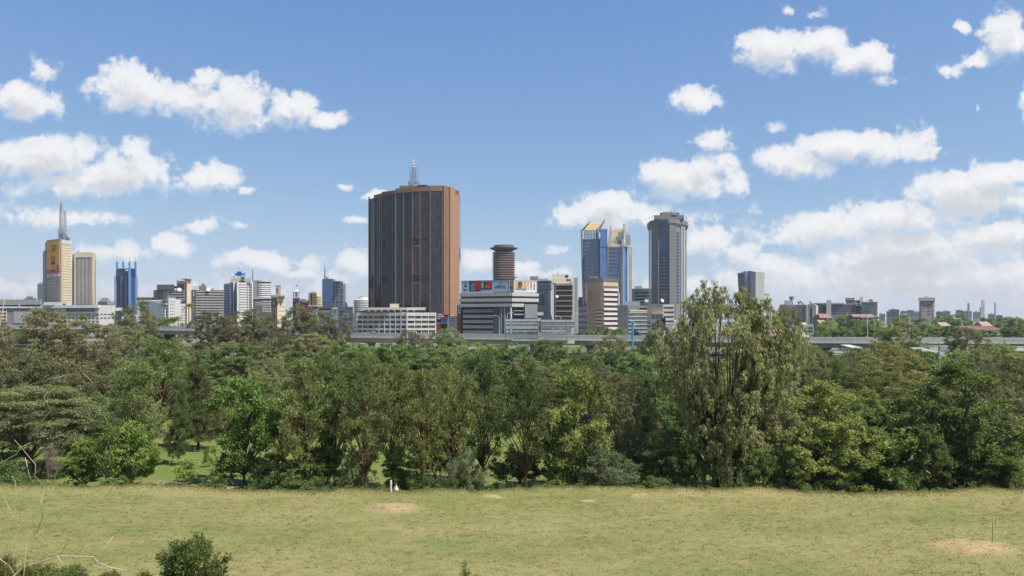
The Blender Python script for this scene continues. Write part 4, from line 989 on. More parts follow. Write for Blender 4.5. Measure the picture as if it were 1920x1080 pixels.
b.part('banner_foot', 'bannerred', 1, [(88.6, 111.6, 504, 512.5)], -.1, .42, bn)
wh = b.part('banner_strip', 'white', 1, [(88.6, 111.6, 512.7, 518)], -.1, .4, bn)
a_, d_, n_ = b.edge(1); rzb = math.atan2(d_.y, d_.x)
def btxt(t, px, py, size, m='ink', sx=1.):
    u_ = b.u(1, px); p = a_ + d_*u_ + n_*.52 - b.o; p.z = b.z(py)
    o = text('lettering', t, size, p, m, bn, rzb, 'CENTER', .03, sx); return o
btxt("TASTE THAT'S", 100.5, 461.2, 2.1); btxt("WORTH", 103, 466.6, 2.9); btxt("THE", 93.8, 469.6, 1.3); btxt("WAIT", 101, 470.8, 2.7)
btxt("24/7 DELIVERY", 96, 516.2, 1.2, 'redpaint'); 
bx = b.part('drink_carton', 'bannerred', 1, [(96.5, 104.5, 478.5, 491)], -.1, .46, bn); b.part('carton_label', 'ink', 1, [(96.7, 104.3, 491, 495)], -.1, .5, bn)
b.part('carton_base', 'sand', 1, [(97.2, 104, 495, 502)], -.1, .48, bn); b.part('lettering_block', 'ink', 1, [(98, 103, 505, 507.5), (108, 110, 496, 504)], -.1, .55, bn)
b.part('notice', 'slategrey', 1, [(88.8, 100, 519.5, 524)], -.1, .3)
D = 706
mx = X(114, D)-b.o.x; mz = b.z(449)
mast = lattice(mx, 9, mz, b.z(428), 6.0, 5.4, 9, .2).build('mast', 'grey', b.root)
lattice(mx+.2, 9, b.z(430), b.z(392), 4.4, 4.0, 9, .17).build('mast_section', 'grey', mast); lattice(mx-.9, 9, b.z(394), b.z(375.5), 2.2, 2.0, 7, .15).build('mast_section', 'grey', mast)
mb = MB(); rnd = random.Random(3)
for k in range(34):
    t = k/34; z = mz + 5 + (b.z(380)-mz-5)*t; w = 2.6 - .7*t
    for s_ in (-1, 1):
        if (k < 27 or s_ < 0): mb.box(mx+s_*w-.5, mx+s_*w+.5, 8.2, 9.8, z, z+.45)
mb.build('antenna_panels', 'concrete', mast)
MB().box(mx-2.2, mx+2.2, 7.2, 10.5, mz, mz+7).build('equipment_cage', 'bluemetal', mast); b.block('plant_room', 117, 131, 445.5, 449.3, 9, 8, 'midgrey'); b.block('plant_room', 120, 128, 443.5, 446, 11, 4, 'darkgrey')

b = Bld('finned_tower', 'beige framed tower with dark vertical fins beside the banner tower', 'tower', [(135.5, 735), (139.5, 715), (176.5, 712), (180, 728)], 26, 474, 'cream', base=577)
b.part('curtain_wall', 'glassdark', 1, [(142, 173, 482.5, 571.5)], -.3, .05)
b.fins(1, 142.5, 172.5, 483, 571, 12, .42, 'paleconcrete', .7); b.part('floor_lines', 'midgrey', 1, [(142, 173, 489+k*5.2, 489.5+k*5.2) for k in range(16)], -.2, .25)
b.part('frame', 'cream', 1, [(139.5, 142, 474.2, 572), (173, 176.5, 474.2, 572), (142, 173, 474.2, 482.4)], -.3, .8)
b.wins(2, 176.8, 179.6, 486, 571, 1, 20, .6, .55, 'rust'); b.part('crown', 'offwhite', 1, [(142, 173, 473.2, 474.4)], -.5, .85)
dish(b, 146.5, 470.5, 6, 2.2, 'darkgrey', (-.6, -.4, .7))

b = Bld('podium_building', 'long white podium with dark tall windows below the beige towers', 'building', [(60, 660), (186, 650), (216, 668)], 26, 572, 'offwhite')
b.part('roof', 'white', 0, [(78, 187, 571.8, 577.3)], -.4, 2.2); b.block('penthouse', 82, 134, 566.5, 572.2, 4, 14, 'white'); b.part('notice', 'midgrey', 0, [(120, 126, 569, 571)], 1, 2.0)
b.wins(0, 124, 178, 578.3, 584.3, 7, 1, .82, 1., 'glassslate', .4); b.part('slab', 'white', 0, [(60, 186, 584.6, 587)], -.3, .8)
b.wins(0, 126, 186, 588, 606, 8, 3, .42, .38); b.wins(0, 64, 124, 588, 606, 8, 3, .42, .38); b.wins(1, 187, 215, 586, 600, 4, 2, .7, .3)
b = Bld('windowed_block', 'distant grey many windowed block left of the blue four masted tower', 'building', [(183, 905), (201, 890), (214, 905)], 25, 565, 'slategrey')
b.wins(0, 184, 201, 567, 582, 7, 5, .6, .5, 'glassslate'); b.wins(1, 202, 213.5, 565.5, 580, 5, 4, .6, .5, 'glassslate'); b.block('roof_room', 187, 206, 561, 565.3, 6, 10, 'grey'); b.block('roof_room', 191, 203, 558.6, 561.2, 8, 8, 'midgrey')
b = Bld('glass_kiosk_block', 'small blue glass block with white roof terrace beneath the grey windowed block', 'building', [(190, 700), (216, 690), (228, 697)], 18, 573, 'glassnavy')
b.part('white_wall', 'white', 0, [(199, 216, 572.6, 583)], -.2, .4); b.part('terrace', 'offwhite', 1, [(216, 228, 577, 583)], -.2, 1.); b.wins(0, 200, 215, 576, 582, 4, 1, .5, .6, o=.5)

# --- blue tower with four masts
b = Bld('mast_fin_tower', 'dark blue glass tower with four slim masts on its corners', 'tower', [(214, 765), (219, 750), (243, 742), (254, 752), (258.5, 768)], 30, 515, 'glassnavy', base=590)
b.block('core', 220, 253.5, 504, 517, 6, 22, 'glassnavy'); b.block('crown', 221, 253, 503, 504.4, 5.5, 23, 'bluemetal')
mb = [(219.5, 751), (231, 752), (243, 741), (254, 751)]
for px, d in mb:
    x = X(px, d)-b.o.x
    f = MB().box(x-.75, x+.75, d-b.o.y-.9, d-b.o.y+.9, 0, Z(491, d)-b.zb).build('mast_fin', 'bluemetal', b.root)
    MB().tube([(x, d-b.o.y, Z(491.2, d)-b.zb), (x, d-b.o.y, Z(481.5, d)-b.zb)], [.22, .12], 6).build('mast_tip', 'steel', f)
for i, p0, p1 in ((1, 220, 242.5), (2, 243.5, 253.5)):
    b.part('mullions', 'bluepaint', i, [(p0, p1, 517+k*5.2, 517.4+k*5.2) for k in range(14)], -.2, .12)
b.part('bay', 'glassblue', 1, [(227, 230, 517, 590), (236, 238.5, 517, 590)], -.2, .5); b.part('sign', 'whitesteel', 1, [(224, 230, 505.2, 507)], -7, -5.2); b.part('sign', 'whitesteel', 2, [(247, 253, 505.2, 507.4)], -7, -5.2)

# --- olive-grey complex with pillar
b = Bld('olive_complex', 'dark olive office building with stepped top behind the white flats', 'building', [(288, 610), (350, 600)], 30, 543, 'olivegrey')
b.block('tower_top', 294, 327, 533.5, 543.4, 3, 16, 'darkgrey'); b.block('stair_box', 331, 345, 526, 546, 4, 12, 'concrete'); b.fins(0, 333, 344, 527, 546, 3, .9, 'darkgrey', -3.2, 'ribs')
b.ribbons(0, 306, 346, 545, 575, 6, .42, 'glassdark', .1); b.spandrels(0, 306, 346, 545, 575, 6, .42, 'paleconcrete', .5)
b.part('stair_panel', 'concrete', 0, [(314, 319, 541, 575)], -.2, .9); b.wins(0, 308, 328, 535, 541, 5, 1, .5, .7, o=-2.7); b.part('window_band', 'glassdark', 0, [(295, 306, 535, 541)], -5, -2.8)
b.pole('antenna', 334, 520, 526.5, 6, .2, 'grey'); dish(b, 336.5, 543, -1, 1.6)
b.part('balconies', 'paleconcrete', 0, [(289, 295, 546+k*5, 548.4+k*5) for k in range(5)], -.2, 1.)
b = Bld('pillar_tower', 'slim beige pillar tower with dark louvred head behind the palm', 'tower', [(347.4, 562), (350.2, 552), (358.4, 556)], 5, 523.5, 'cream', base=606)
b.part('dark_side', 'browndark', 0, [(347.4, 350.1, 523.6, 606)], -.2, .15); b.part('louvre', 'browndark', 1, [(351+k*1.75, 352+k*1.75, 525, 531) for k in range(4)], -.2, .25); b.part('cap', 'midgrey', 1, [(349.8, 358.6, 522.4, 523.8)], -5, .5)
b.part('groove', 'beige', 1, [(352.5+k*1.9, 352.9+k*1.9, 531.5, 606) for k in range(3)], -.2, .06); b.part('cap_side', 'midgrey', 0, [(347, 350.2, 522.4, 523.8)], -2, .4)
b = Bld('banded_slab', 'long olive grey office slab with dark window bands right of the pillar', 'office slab', [(358, 590), (420, 596)], 26, 543.5, 'olivegrey', base=606)
b.ribbons(0, 368, 418, 546, 600, 11, .45, 'glassdark', .1); b.spandrels(0, 367.5, 418.4, 546, 600, 11, .45, 'concrete', .5)
b.part('dark_end', 'darkgrey', 0, [(358, 367, 543.8, 606)], -.2, .6); b.part('green_sign', 'green', 0, [(366.5, 368, 545, 556)], -.2, .9); b.wins(0, 362, 365, 547, 555, 1, 2, .5, .5, 'whitesteel', .7)
b.block('roof_room', 360, 373, 536, 543.8, 4, 10, 'white'); b.block('plant_room', 373, 386, 535.5, 543.8, 6, 8, 'olivegrey'); b.part('plant_louvre', 'darkgrey', 0, [(374+k*3, 375.6+k*3, 537.5, 542.5) for k in range(4)], -7, -5.8)
b.pole('antenna', 373, 524, 536, 8, .15, 'grey'); dish(b, 381, 534, 8, 1.4, 'darkgrey'); dish(b, 390.5, 543, 2, 1.5); b.block('roof_room', 395, 401, 541, 543.8, 5, 6, 'grey')
b = Bld('stepped_flats', 'white stepped flats with sloping roof wings and small windows', 'apartment block', [(278, 540), (316, 520), (338, 522), (347.5, 534)], 20, 562, 'white', tops=[567, 560.5, 561.5, 566])
b.wins(0, 318-12, 315.5, 566, 604, 2, 7, .5, .42); b.wins(1, 318, 328, 563, 604, 3, 7, .35, .35); b.wins(2, 339, 347, 572, 604, 3, 6, .45, .42)
b.part('balcony_gap', 'glassdark', 0, [(303, 313, 563.5, 568)], -.2, .15); b.part('balcony_gap', 'glassdark', 0, [(302, 313, 571.5, 574)], -.2, .15); b.part('balcony_gap', 'glassdark', 2, [(338.5, 347, 564, 568.5)], -.2, .15)
b.part('terrace', 'white', 0, [(294, 314, 568.4, 571)], -.2, 1.2); b.part('terrace', 'white', 0, [(296, 312, 580, 604)], -.2, 1.0); b.wins(0, 300, 312, 582, 598, 2, 3, .25, .4, o=1.1); b.block('roof_room', 316, 329, 558, 561.5, 3, 8, 'offwhite')
b = Bld('glazed_annex', 'low white annexe with glazed upper storey at the left of the stepped flats', 'building', [(262, 560), (303, 555)], 18, 565, 'offwhite')
b.wins(0, 264, 300, 566.5, 571, 6, 1, .85, .9, 'glassslate'); b.part('roof', 'white', 0, [(262, 304, 562.6, 565.2)], -3, 1.5); b.part('window_band', 'glassdark', 0, [(264, 300, 574, 577)], -.2, .1); b.part('canopy', 'slategrey', 0, [(283, 316, 594, 596.5)], -.2, 3)
b = Bld('red_roof_house', 'low house with dull red roof left of the olive complex', 'house', [(258, 640), (290, 640)], 20, 562, 'offwhite'); b.block('roof', 256, 291, 557.5, 561.8, -1, 22, 'rooftile'); b.part('window_band', 'glassdark', 0, [(260, 288, 564, 567)], -.2, .1)

# --- white tower with blue crossed sign, round white tower
b = Bld('white_tower', 'white tower with stepped crown and blue crossed sign on top', 'tower', [(420, 655), (432.5, 640), (446.5, 632), (474.5, 640)], 24, 526, 'offwhite', base=610, tops=[529.5, 529.5, 529.5, 530])
b.ribbons(0, 420.5, 428.5, 531, 600, 14, .42, 'glassdark', .1); b.spandrels(0, 420.5, 428.6, 531, 600, 14, .42, 'paleconcrete', .5); b.part('dark_slot', 'glassnavy', 0, [(429.4, 432.3, 532, 606)], -.2, .2)
b.part('pier', 'white', 1, [(432.6, 434.8, 528, 606), (438.8, 440, 528, 606), (445.4, 447, 528, 606)], -.2, 1.1); b.part('curtain_wall', 'glassslate', 1, [(434.8, 438.8, 534, 606), (440, 445.4, 534, 606)], -.2, .2)
b.ribbons(2, 448, 462, 531.5, 602, 15, .30, 'glassdark', .1); b.spandrels(2, 448, 462.4, 531.5, 602, 15, .30, 'white', .5)
b.wins(2, 465.8, 471.4, 531.5, 602, 1, 15, .9, .6, 'glassslate', .15); b.fins(2, 464.6, 472.8, 529, 606, 1, 1.7, 'white', .7, 'piers'); b.part('window_band', 'glassdark', 2, [(462.5, 463.8, 532, 602)], -.2, .1)
b.block('crown', 432.5, 470, 522, 530.2, 4, 16, 'paleconcrete'); b.wins(2, 449, 466, 526, 529, 3, 1, .75, .8, o=-3.2); b.block('crown_step', 437, 460.5, 517.6, 522.4, 6, 12, 'offwhite')
b.wins(2, 454, 460, 518, 522, 1, 2, .8, .3, 'glassslate', -5)
s_ = b.block('sign_box', 444.6, 453, 509, 516.8, 6, 7, 'bluepaint'); b.block('sign_arm', 438, 460, 512, 516, 7.5, 3.5, 'bluebright', s_); b.pole('antenna', 448.5, 500, 509.2, 9, .18, 'grey'); b.block('sign_stand', 447, 450, 516.6, 518, 8, 3, 'bluepaint')
b.part('sign_lettering', 'whitesteel', 2, [(440, 446, 513.2, 514.8), (450.5, 458.5, 513, 515)], -7.6, -7.1)
for px in (460, 467, 470): b.block('roof_box', px, px+2, 520, 522.4, 8, 3, 'offwhite')
def rounds(px0, px1, D, bands, name, label, cat, m='white', base=600):
    cx = X((px0+px1)/2, D); r = (X(px1, D)-X(px0, D))/2; zb = ground(cx, D)-.4
    root = empty(name, (cx, D+r, zb), label, cat)
    return root, r, (lambda py: Z(py, D)-zb), Vector((cx, D+r, zb))
root, r, zz, o = rounds(474, 503.5, 690, None, 'round_tower', 'round white tower of stacked rings right of the blue crossed sign', 'tower')
MB().lathe(0, 0, [(r*.93, 0), (r*.93, zz(527.5))], 36).build('wall', 'glassdark', root, False)
for k in range(8):
    z0 = zz(531.6+k*3.9); MB().lathe(0, 0, [(r*.93, z0-1.15), (r, z0-1.1), (r, z0+.05), (r*.93, z0+.1)], 36).build('ring_balcony', 'white', root)
MB().lathe(0, 0, [(r*.95, zz(528.5)), (r*1.02, zz(528.4)), (r*1.02, zz(525.2)), (r*.9, zz(525))], 36).build('roof', 'paleconcrete', root)
mb = MB().box(-r*1.05, -r*.55, -r*.9, r*.2, 0, zz(526)); mb.build('lift_shaft', 'slategrey', root)
MB().tube([(-r*1.12, -r*.7, zz(527)), (-r*1.12, -r*.7, zz(504.5))], [.42, .28], 6).build('antenna', 'darkgrey', root); MB().lathe(r*.35, 0, [(1.8, zz(525.1)), (.8, zz(522.5)), (.15, zz(521.5))], 10).build('roof_cone', 'grey', root)
b = Bld('ring_podium', 'wider banded white base below the round white tower', 'building', [(474, 668), (508.5, 662)], 24, 558.5, 'slategrey', base=608)
b.part('roof', 'white', 0, [(474, 508.5, 557.6, 560.2)], -.5, 1.); b.part('window_band', 'glassnavy', 0, [(474.5, 508, 560.8, 563.4)], -.2, .3); b.part('balcony_band', 'white', 0, [(493, 508, 564+k*4.6, 566.6+k*4.6) for k in range(5)], -.2, .9)
b.part('sign', 'white', 0, [(480.5, 490, 566.5, 572)], -.1, .8); b.part('sign_mark', 'ink', 0, [(482, 484, 568, 570.5), (486, 488.5, 567.8, 570.6)], -.1, .9)

# --- clock tower
b = Bld('clock_tower', 'brick and stone clock tower with square stone chimney top', 'clock tower', [(508, 560), (520, 552), (534, 556)], 9, 556, 'cream', base=616)
b.part('brick_panel', 'rust', 0, [(508.2, 519.8, 559, 616)], -.2, .12); b.part('stone_strip', 'cream', 0, [(508.2, 509.6, 575.5, 616), (513.4, 514.2, 575.5, 616), (516.6, 517.4, 575.5, 616)], -.2, .25)
b.part('dark_slot', 'glassdark', 0, [(514.2, 516.6, 576.5, 616)], -.2, .15)
fr = b.part('clock_frame', 'browndark', 0, [(508.8, 519.3, 560, 575)], -.1, .3)
a2, d2, n2 = b.edge(0); c2 = a2 + d2*b.u(0, 514.2) - b.o; c2.z = b.z(567.4)
def ring(r0, r1, off, name, m, parent):
    mb = MB(); n = 28; vv = []
    for q in range(n):
        t = 2*math.pi*q/n
        for rr in (r0, r1): vv.append(c2 + n2*off + d2*(rr*math.cos(t)) + Vector((0, 0, rr*math.sin(t))))
    mb.v = [tuple(v) for v in vv]; mb.f = [(2*q, 2*q+1, 2*((q+1) % n)+1, 2*((q+1) % n)) for q in range(n)]
    return mb.build(name, m, parent)
cl = ring(0.02, 1.95, .36, 'clock_face', 'offwhite', fr); ring(1.75, 2.1, .40, 'clock_rim', 'darkgrey', fr); ring(.75, .95, .38, 'clock_ring', 'midgrey', fr)
for q in range(12):
    t = math.pi*q/6; e = d2*math.cos(t)+Vector((0, 0, math.sin(t))); MB().tube([c2+n2*.39+e*1.2, c2+n2*.39+e*1.65], .07, 4).build('hour_mark', 'ink', fr)
for t, l in ((1.0, 1.1), (2.2, .8)): MB().tube([c2+n2*.42, c2+n2*.42+(d2*math.cos(t)+Vector((0, 0, math.sin(t))))*l], .09, 4).build('clock_hand', 'ink', fr)
b.wins(1, 522, 533, 563, 612, 4, 6, .4, .22); b.block('gallery', 507.6, 534.6, 553, 556.3, -.4, 10, 'grey'); b.part('gallery_opening', 'offwhite', 1, [(522, 525, 553.6, 555.6), (527, 530, 553.6, 555.6)], -.2, 4); b.block('chimney', 516.6, 526.4, 534.2, 553.3, 2.5, 3.6, 'beige')
b.block('chimney_slots', 518.6, 521.6, 540, 551, 2.35, .3, 'browndark'); b.block('chimney_head', 516.2, 526.8, 534, 536.4, 2.3, 4, 'paleconcrete'); b.block('low_wing', 533, 536, 598, 616, .5, 6, 'white')

# --- cupola, red block, yellow flats, blue twin tower
b = Bld('cupola_tower', 'white columned cupola with flagpole above dark clock base', 'cupola', [(549, 700), (555.5, 694), (562.5, 699)], 7, 559.5, 'darkgrey', base=612)
b.block('gallery', 548.6, 562.8, 557.6, 559.8, -.6, 9, 'grey'); b.block('core', 551.6, 560, 548, 558, 2, 4.4, 'slategrey')
for px in (550.2, 552.6, 555.4, 558.4, 561.4): b.pole('column', px, 547.6, 557.8, 1.0 if px in (552.6, 558.4) else 2., .42, 'white')
b.block('cornice', 549.6, 562.2, 546, 547.9, .6, 6.4, 'white'); x = X(555.6, 698)-b.o.x
MB().lathe(x, 4, [(2.6, b.z(546.1)), (1.9, b.z(544.6)), (.7, b.z(543.4)), (.2, b.z(542))], 14).build('dome', 'white', b.root); b.pole('flagpole', 555.4, 533.6, 543, 4, .12, 'grey'); MB().box(x, x+1.3, 3.9, 4., b.z(536), b.z(533.8)).build('flag', 'redpaint', b.root)
for px in (552.4, 559): 
    b.wins(0 if px < 555 else 1, px-1.2, px+1.2, 562, 565, 1, 1, .9, .9, 'offwhite', .2, 'clock_disc')
b = Bld('red_block', 'small dark red block beside the yellow flats', 'building', [(562, 760), (581, 755)], 15, 563, 'redpaint'); b.part('white_bay', 'white', 0, [(567, 575, 563.6, 566.4)], -.2, .6); b.wins(0, 564, 579, 568, 574, 4, 1, .5, .6); b.block('roof_room', 565, 573, 561, 563.3, 3, 6, 'redpaint')
b = Bld('yellow_flats', 'pale yellow flats stepping down left of the blue spire tower', 'apartment block', [(578.5, 735), (594, 722), (602.5, 728)], 16, 549, 'yellow', tops=[548.5, 548.5, 553.5])
b.part('dark_slot', 'black', 0, [(583.2, 585.2, 550, 580)], -.2, .15); b.wins(0, 586, 590, 552, 578, 1, 6, .55, .4); b.wins(0, 590.5, 594, 554, 578, 1, 6, .5, .35); b.part('balconies', 'cream', 1, [(594.2, 602.4, 555+k*4.2, 556.8+k*4.2) for k in range(6)], -.2, .9); b.block('roof_room', 583, 590, 546.4, 549, 3, 6, 'yellow')
b = Bld('spire_tower', 'dark blue glass tower with tall spire and paler lower block', 'tower', [(604, 905), (624, 895), (628.6, 905)], 26, 524, 'glassblue', base=590)
b.part('mullions', 'bluepaint', 0, [(604.2, 624, 527+k*3.4, 527.3+k*3.4) for k in range(18)], -.2, .15); b.part('crown', 'bluemetal', 0, [(604, 624, 522.6, 526)], -.4, .3); b.part('crown_side', 'bluemetal', 1, [(624, 628.6, 522.6, 526)], -.4, .3)
b.block('lower_block', 624.4, 643, 529, 596, -3, 24, 'glassslate'); mb = MB()
b.part('edge_pier', 'slategrey', 1, [(641, 643.4, 528.6, 596)], 1, 4); b.part('parapet', 'slategrey', 0, [(624.4, 643, 527.8, 529.2)], -2, 3.6)
me = None
for r_ in range(9):
    for c_ in range(2): b.block('pale_window', 627.5+c_*6.5, 629.5+c_*6.5, 534.5+r_*5.8, 535.5+r_*5.8, -3.1, .2, 'offwhite')  # small off-white window blocks in two columns
b.block('spire_base', 607, 612.5, 518, 523, 6, 6, 'slategrey'); b.pole('spire', 609, 498.5, 520, 9, .75, 'darkgrey', .3); b.pole('antenna', 614.8, 513, 523, 8, .25, 'grey'); b.block('roof_box', 612, 616, 520, 523, 10, 5, 'slategrey')

# --- low white blocks left of the office
b = Bld('white_villa', 'low white block with dark strip windows below the yellow flats', 'building', [(578, 600), (597, 595)], 12, 573.5, 'white'); b.part('window_band', 'glassdark', 0, [(585, 596, 576, 579.5)], -.2, .1); b.part('window_band', 'glassdark', 0, [(579.5, 583, 575.5, 579.5)], -.2, .1); b.part('balcony', 'white', 0, [(578, 597, 580, 583)], -.2, 1.); b.pole('corner_pole', 597.5, 573, 592, -1, .25, 'white'); b.block('roof', 577.5, 597.8, 572.2, 573.7, -1, 14, 'offwhite')
b = Bld('red_roof_shed', 'long low shed with pinkish red roof beneath the blue spire tower', 'building', [(597.5, 585), (634, 582)], 14, 576, 'slategrey'); b.block('roof', 598, 624, 575, 577.4, -1.5, 16, 'rooftile'); b.part('window_band', 'glassdark', 0, [(599, 620, 578.6, 581)], -.2, .1); b.part('white_end', 'white', 0, [(622, 626, 580, 590)], -.2, .5); b.block('roof', 620, 632, 577.4, 579.6, -1, 12, 'offwhite'); b.part('balcony_band', 'white', 0, [(598, 619, 582, 586)], -.2, .6)
b = Bld('louvred_block', 'low white block with dark louvre bands left of the long office', 'building', [(632, 640), (662, 632)], 16, 575, 'offwhite'); b.ribbons(0, 636, 646, 582, 592, 2, .4, 'glassdark'); b.block('roof_room', 633, 642, 572, 575.3, 4, 6, 'white'); b.block('roof_room', 645, 652, 571, 575.3, 3, 6, 'white'); b.wins(0, 650, 661, 577, 582, 3, 1, .4, .6); b.part('terrace', 'white', 0, [(640, 661, 593, 597)], -.2, 1.4); dish(b, 648, 569, 4, 1.6)
b = Bld('small_hut', 'small grey and white house left of the long white office block', 'house', [(650, 500), (661, 496)], 9, 604, 'grey'); b.wins(0, 651, 660, 606, 612, 2, 1, .5, .6); b.part('roof', 'white', 0, [(649.6, 661, 602.4, 604.2)], -4, .8)
root, r, zz, o = rounds(659.5, 694, 760, None, 'round_hotel', 'round white banded building just left of the brown glass tower', 'building')
MB().lathe(0, 0, [(r*.95, 0), (r*.95, zz(563))], 36).build('wall', 'glassslate', root)
for k in range(6): z0 = zz(564+k*3.3); MB().lathe(0, 0, [(r*.95, z0-.95), (r, z0-.9), (r, z0+.1), (r*.95, z0+.12)], 36).build('ring_balcony', 'white', root)
MB().lathe(0, 0, [(r*.98, zz(563)), (r*.98, zz(562.2)), (r*.75, zz(559.5)), (r*.5, zz(559.3))], 36).build('roof', 'paleconcrete', root); MB().lathe(0, 0, [(r*.55, zz(560)), (r*.55, zz(557)), (r*.3, zz(556.4))], 20).build('roof_drum', 'white', root); MB().box(-2.5, 1, -3, 2, zz(557), zz(554.5)).build('roof_box', 'slategrey', root)

# --- long white office block
b = Bld('office_block', 'long white four storey office block in front of the brown tower', 'office block', [(661, 492), (669, 482), (763, 470), (818, 478)], 20, 586, 'offwhite', base=628)
b.part('end_windows', 'glassslate', 0, [(661.5, 668.5, 592+k*9, 596.5+k*9) for k in range(4)], -.2, .1)
for i, p0, p1, cols in ((1, 670, 762.5, 9), (2, 763.8, 816, 4)):
    for k in range(4):
        y0 = 592.3+k*9.0; du = (p1-p0)/cols
        for c in range(cols):
            w = b.part('window', 'glassdark', i, [(p0+du*c+.7, p0+du*(c+1)-.7, y0, y0+4.9)], -.2, .06)
            if (c+k) % 3 != 1: b.part('glazing_bars', 'paleconcrete', i, [(p0+du*(c+q/4.)-.22, p0+du*(c+q/4.)+.22, y0, y0+4.9) for q in (1, 2, 3)], -.1, .18, w)
    b.part('spandrels', 'offwhite', i, [(p0-1, p1+.6, 586.2, 592.2)]+[(p0-1, p1+.6, 597.4+9*k, 601.2+9*k) for k in range(3)]+[(p0-1, p1+.6, 624.6, 628)], -.2, .45)
    b.part('piers', 'white', i, [(p0+(p1-p0)/cols*c-.4, p0+(p1-p0)/cols*c+.4, 586.4, 628) for c in range(cols+1)], -.2, .6)
b.block('penthouse', 684, 797, 580, 586.3, 6, 12, 'rust'); b.block('roof', 681, 763, 576.6, 581, 3, 16, 'paleconcrete'); b.block('roof', 763.2, 798, 576.4, 581.2, 3.4, 16, 'white'); b.block('water_tank', 731, 748, 569.5, 576.8, 7, 7, 'cream'); b.part('parapet', 'brick', 1, [(664, 682, 583.4, 586.2)], -1.2, .2)
for k in range(8): b.block('skylight', 690+k*12, 694+k*12, 582, 583.5, 2.5, 2, 'offwhite')

# --- brown glass tower
b = Bld('brown_tower', 'huge brown and dark glass tower with a rooftop lattice mast', 'tower',
        [(692.5, 580), (703.5, 570), (717, 562), (742.5, 555), (774, 551), (807, 549), (830, 550), (860.3, 561), (863.5, 585)], 42, 362, 'browndark', base=612, tops=[364, 362, 359, 356, 355, 354, 352, 352, 362])
R_ = b.root
def bays(i, pxs, y0, ytops):
    for k in range(len(pxs)-1):
        p0, p1 = pxs[k], pxs[k+1]; n = max(2, int((p1-p0)/3.2)); yt = ytops
        g = b.part('glass_bay', 'glassbrown', i, [(p0+.45, p1-.45, yt, 597)], -.3, .25)
        b.part('mullions', 'black', i, [(p0+(p1-p0)*q/n-.16, p0+(p1-p0)*q/n+.16, yt, 597) for q in range(1, n)], -.1, .5, g)
        b.part('floor_groove', 'darkgrey', i, [(p0+.7, p1-.7, yt+8+q*12.4, yt+8.3+q*12.4) for q in range(18)], -.1, .36, g)
bays(0, [692.6, 703.4], 0, 366); bays(1, [703.6, 716.9], 0, 364); bays(2, [717, 727, 742.4], 0, 361); bays(3, [742.6, 757, 773.9], 0, 359); bays(4, [774.1, 788, 806.9], 0, 358); bays(5, [807.1, 829.5], 0, 357.5)
for i, px in ((0, 703.5), (1, 716.8), (2, 727), (2, 742.4), (3, 757), (3, 773.6), (4, 788), (4, 806.8), (5, 829.4), (0, 693)):
    b.part('pilaster', 'brown', i, [(px-.6, px+.6, 357, 600)], -.3, .8)
for i, p0, p1, y in ((2, 717.8, 726, 446), (2, 717.8, 726, 515.5), (4, 775, 787.2, 445), (4, 775, 787.2, 514)):
    w = b.part('plant_opening', 'black', i, [(p0, p1, y, y+15)], -.1, .7); b.part('opening_sill', 'brown', i, [(p0, p1, y+15, y+16.6), (p0, p1, y-1.2, y)], -.1, .9, w)
for i, p0, p1, y0, y1 in ((0, 692.5, 703.4, 362, 366.5), (1, 703.5, 717, 357, 364.5), (2, 717, 742.4, 354.5, 361.5), (3, 742.5, 774, 351, 359.5), (4, 774, 807, 350, 358.5), (5, 807, 830, 349, 358)):
    b.part('parapet', 'brown', i, [(p0, p1, y0, y1)], -1.5, .8)
b.block('roof_core', 749, 832, 348, 356, 6, 30, 'brown'); b.block('roof_lip', 783, 801, 346.2, 348.2, 5, 8, 'darkgrey')
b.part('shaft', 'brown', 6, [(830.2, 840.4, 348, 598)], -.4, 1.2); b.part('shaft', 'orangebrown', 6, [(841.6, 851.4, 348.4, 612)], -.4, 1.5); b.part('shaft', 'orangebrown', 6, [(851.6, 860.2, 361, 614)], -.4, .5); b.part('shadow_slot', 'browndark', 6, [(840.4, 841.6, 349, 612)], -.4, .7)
b.wins(6, 833, 834.5, 365, 590, 1, 26, .6, .3, 'browndark', 1.3, 'vent'); b.part('glass_return', 'glassbrown', 7, [(860.6, 863.4, 363, 612)], -.2, .2)
b.part('base_glass', 'glassslate', 6, [(838, 860, 592, 622)], -.1, 1.9); b.part('base_bars', 'steel', 6, [(838, 860, 595+k*4, 595.4+k*4) for k in range(6)], 1.2, 2.1)
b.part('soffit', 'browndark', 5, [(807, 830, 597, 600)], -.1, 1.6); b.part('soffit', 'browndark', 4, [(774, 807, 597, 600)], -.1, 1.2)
mx, my = X(776, 565)-b.o.x, 565-b.o.y; mz = Z(348, 565)-b.zb
mast = lattice(mx, my, mz, Z(301, 565)-b.zb, 4.0, 1.0, 14, .17).build('mast', 'steel', R_)
mb = MB()
for k in range(9):
    z = mz+4+k*1.25
    for s_ in (-1, 1): mb.box(mx+s_*2.9-.8, mx+s_*2.9+.8, my-.3, my+.3, z, z+.28)
    mb.box(mx-2.9, mx+2.9, my-.08, my+.08, z+.3, z+.42)
mb.build('antenna_array', 'steel', mast)
for k in range(3): MB().box(mx-.8, mx+.8, my-1.2, my-.7, Z(312-k*5, 565)-b.zb-.8, Z(312-k*5, 565)-b.zb+.4).build('antenna_panel', 'whitesteel', mast)
MB().box(mx-3.6, mx-.9, my-2, my+1, mz, mz+3.6).build('equipment_cage', 'slategrey', mast)
for t_, px in (('B', 766.5), ('U', 777.2), ('N', 783.8)): text('sign_letter', t_, 2.9, (X(px, 560)-b.o.x, 560-b.o.y, mz+.1), 'black', R_, 0, 'CENTER', .15)
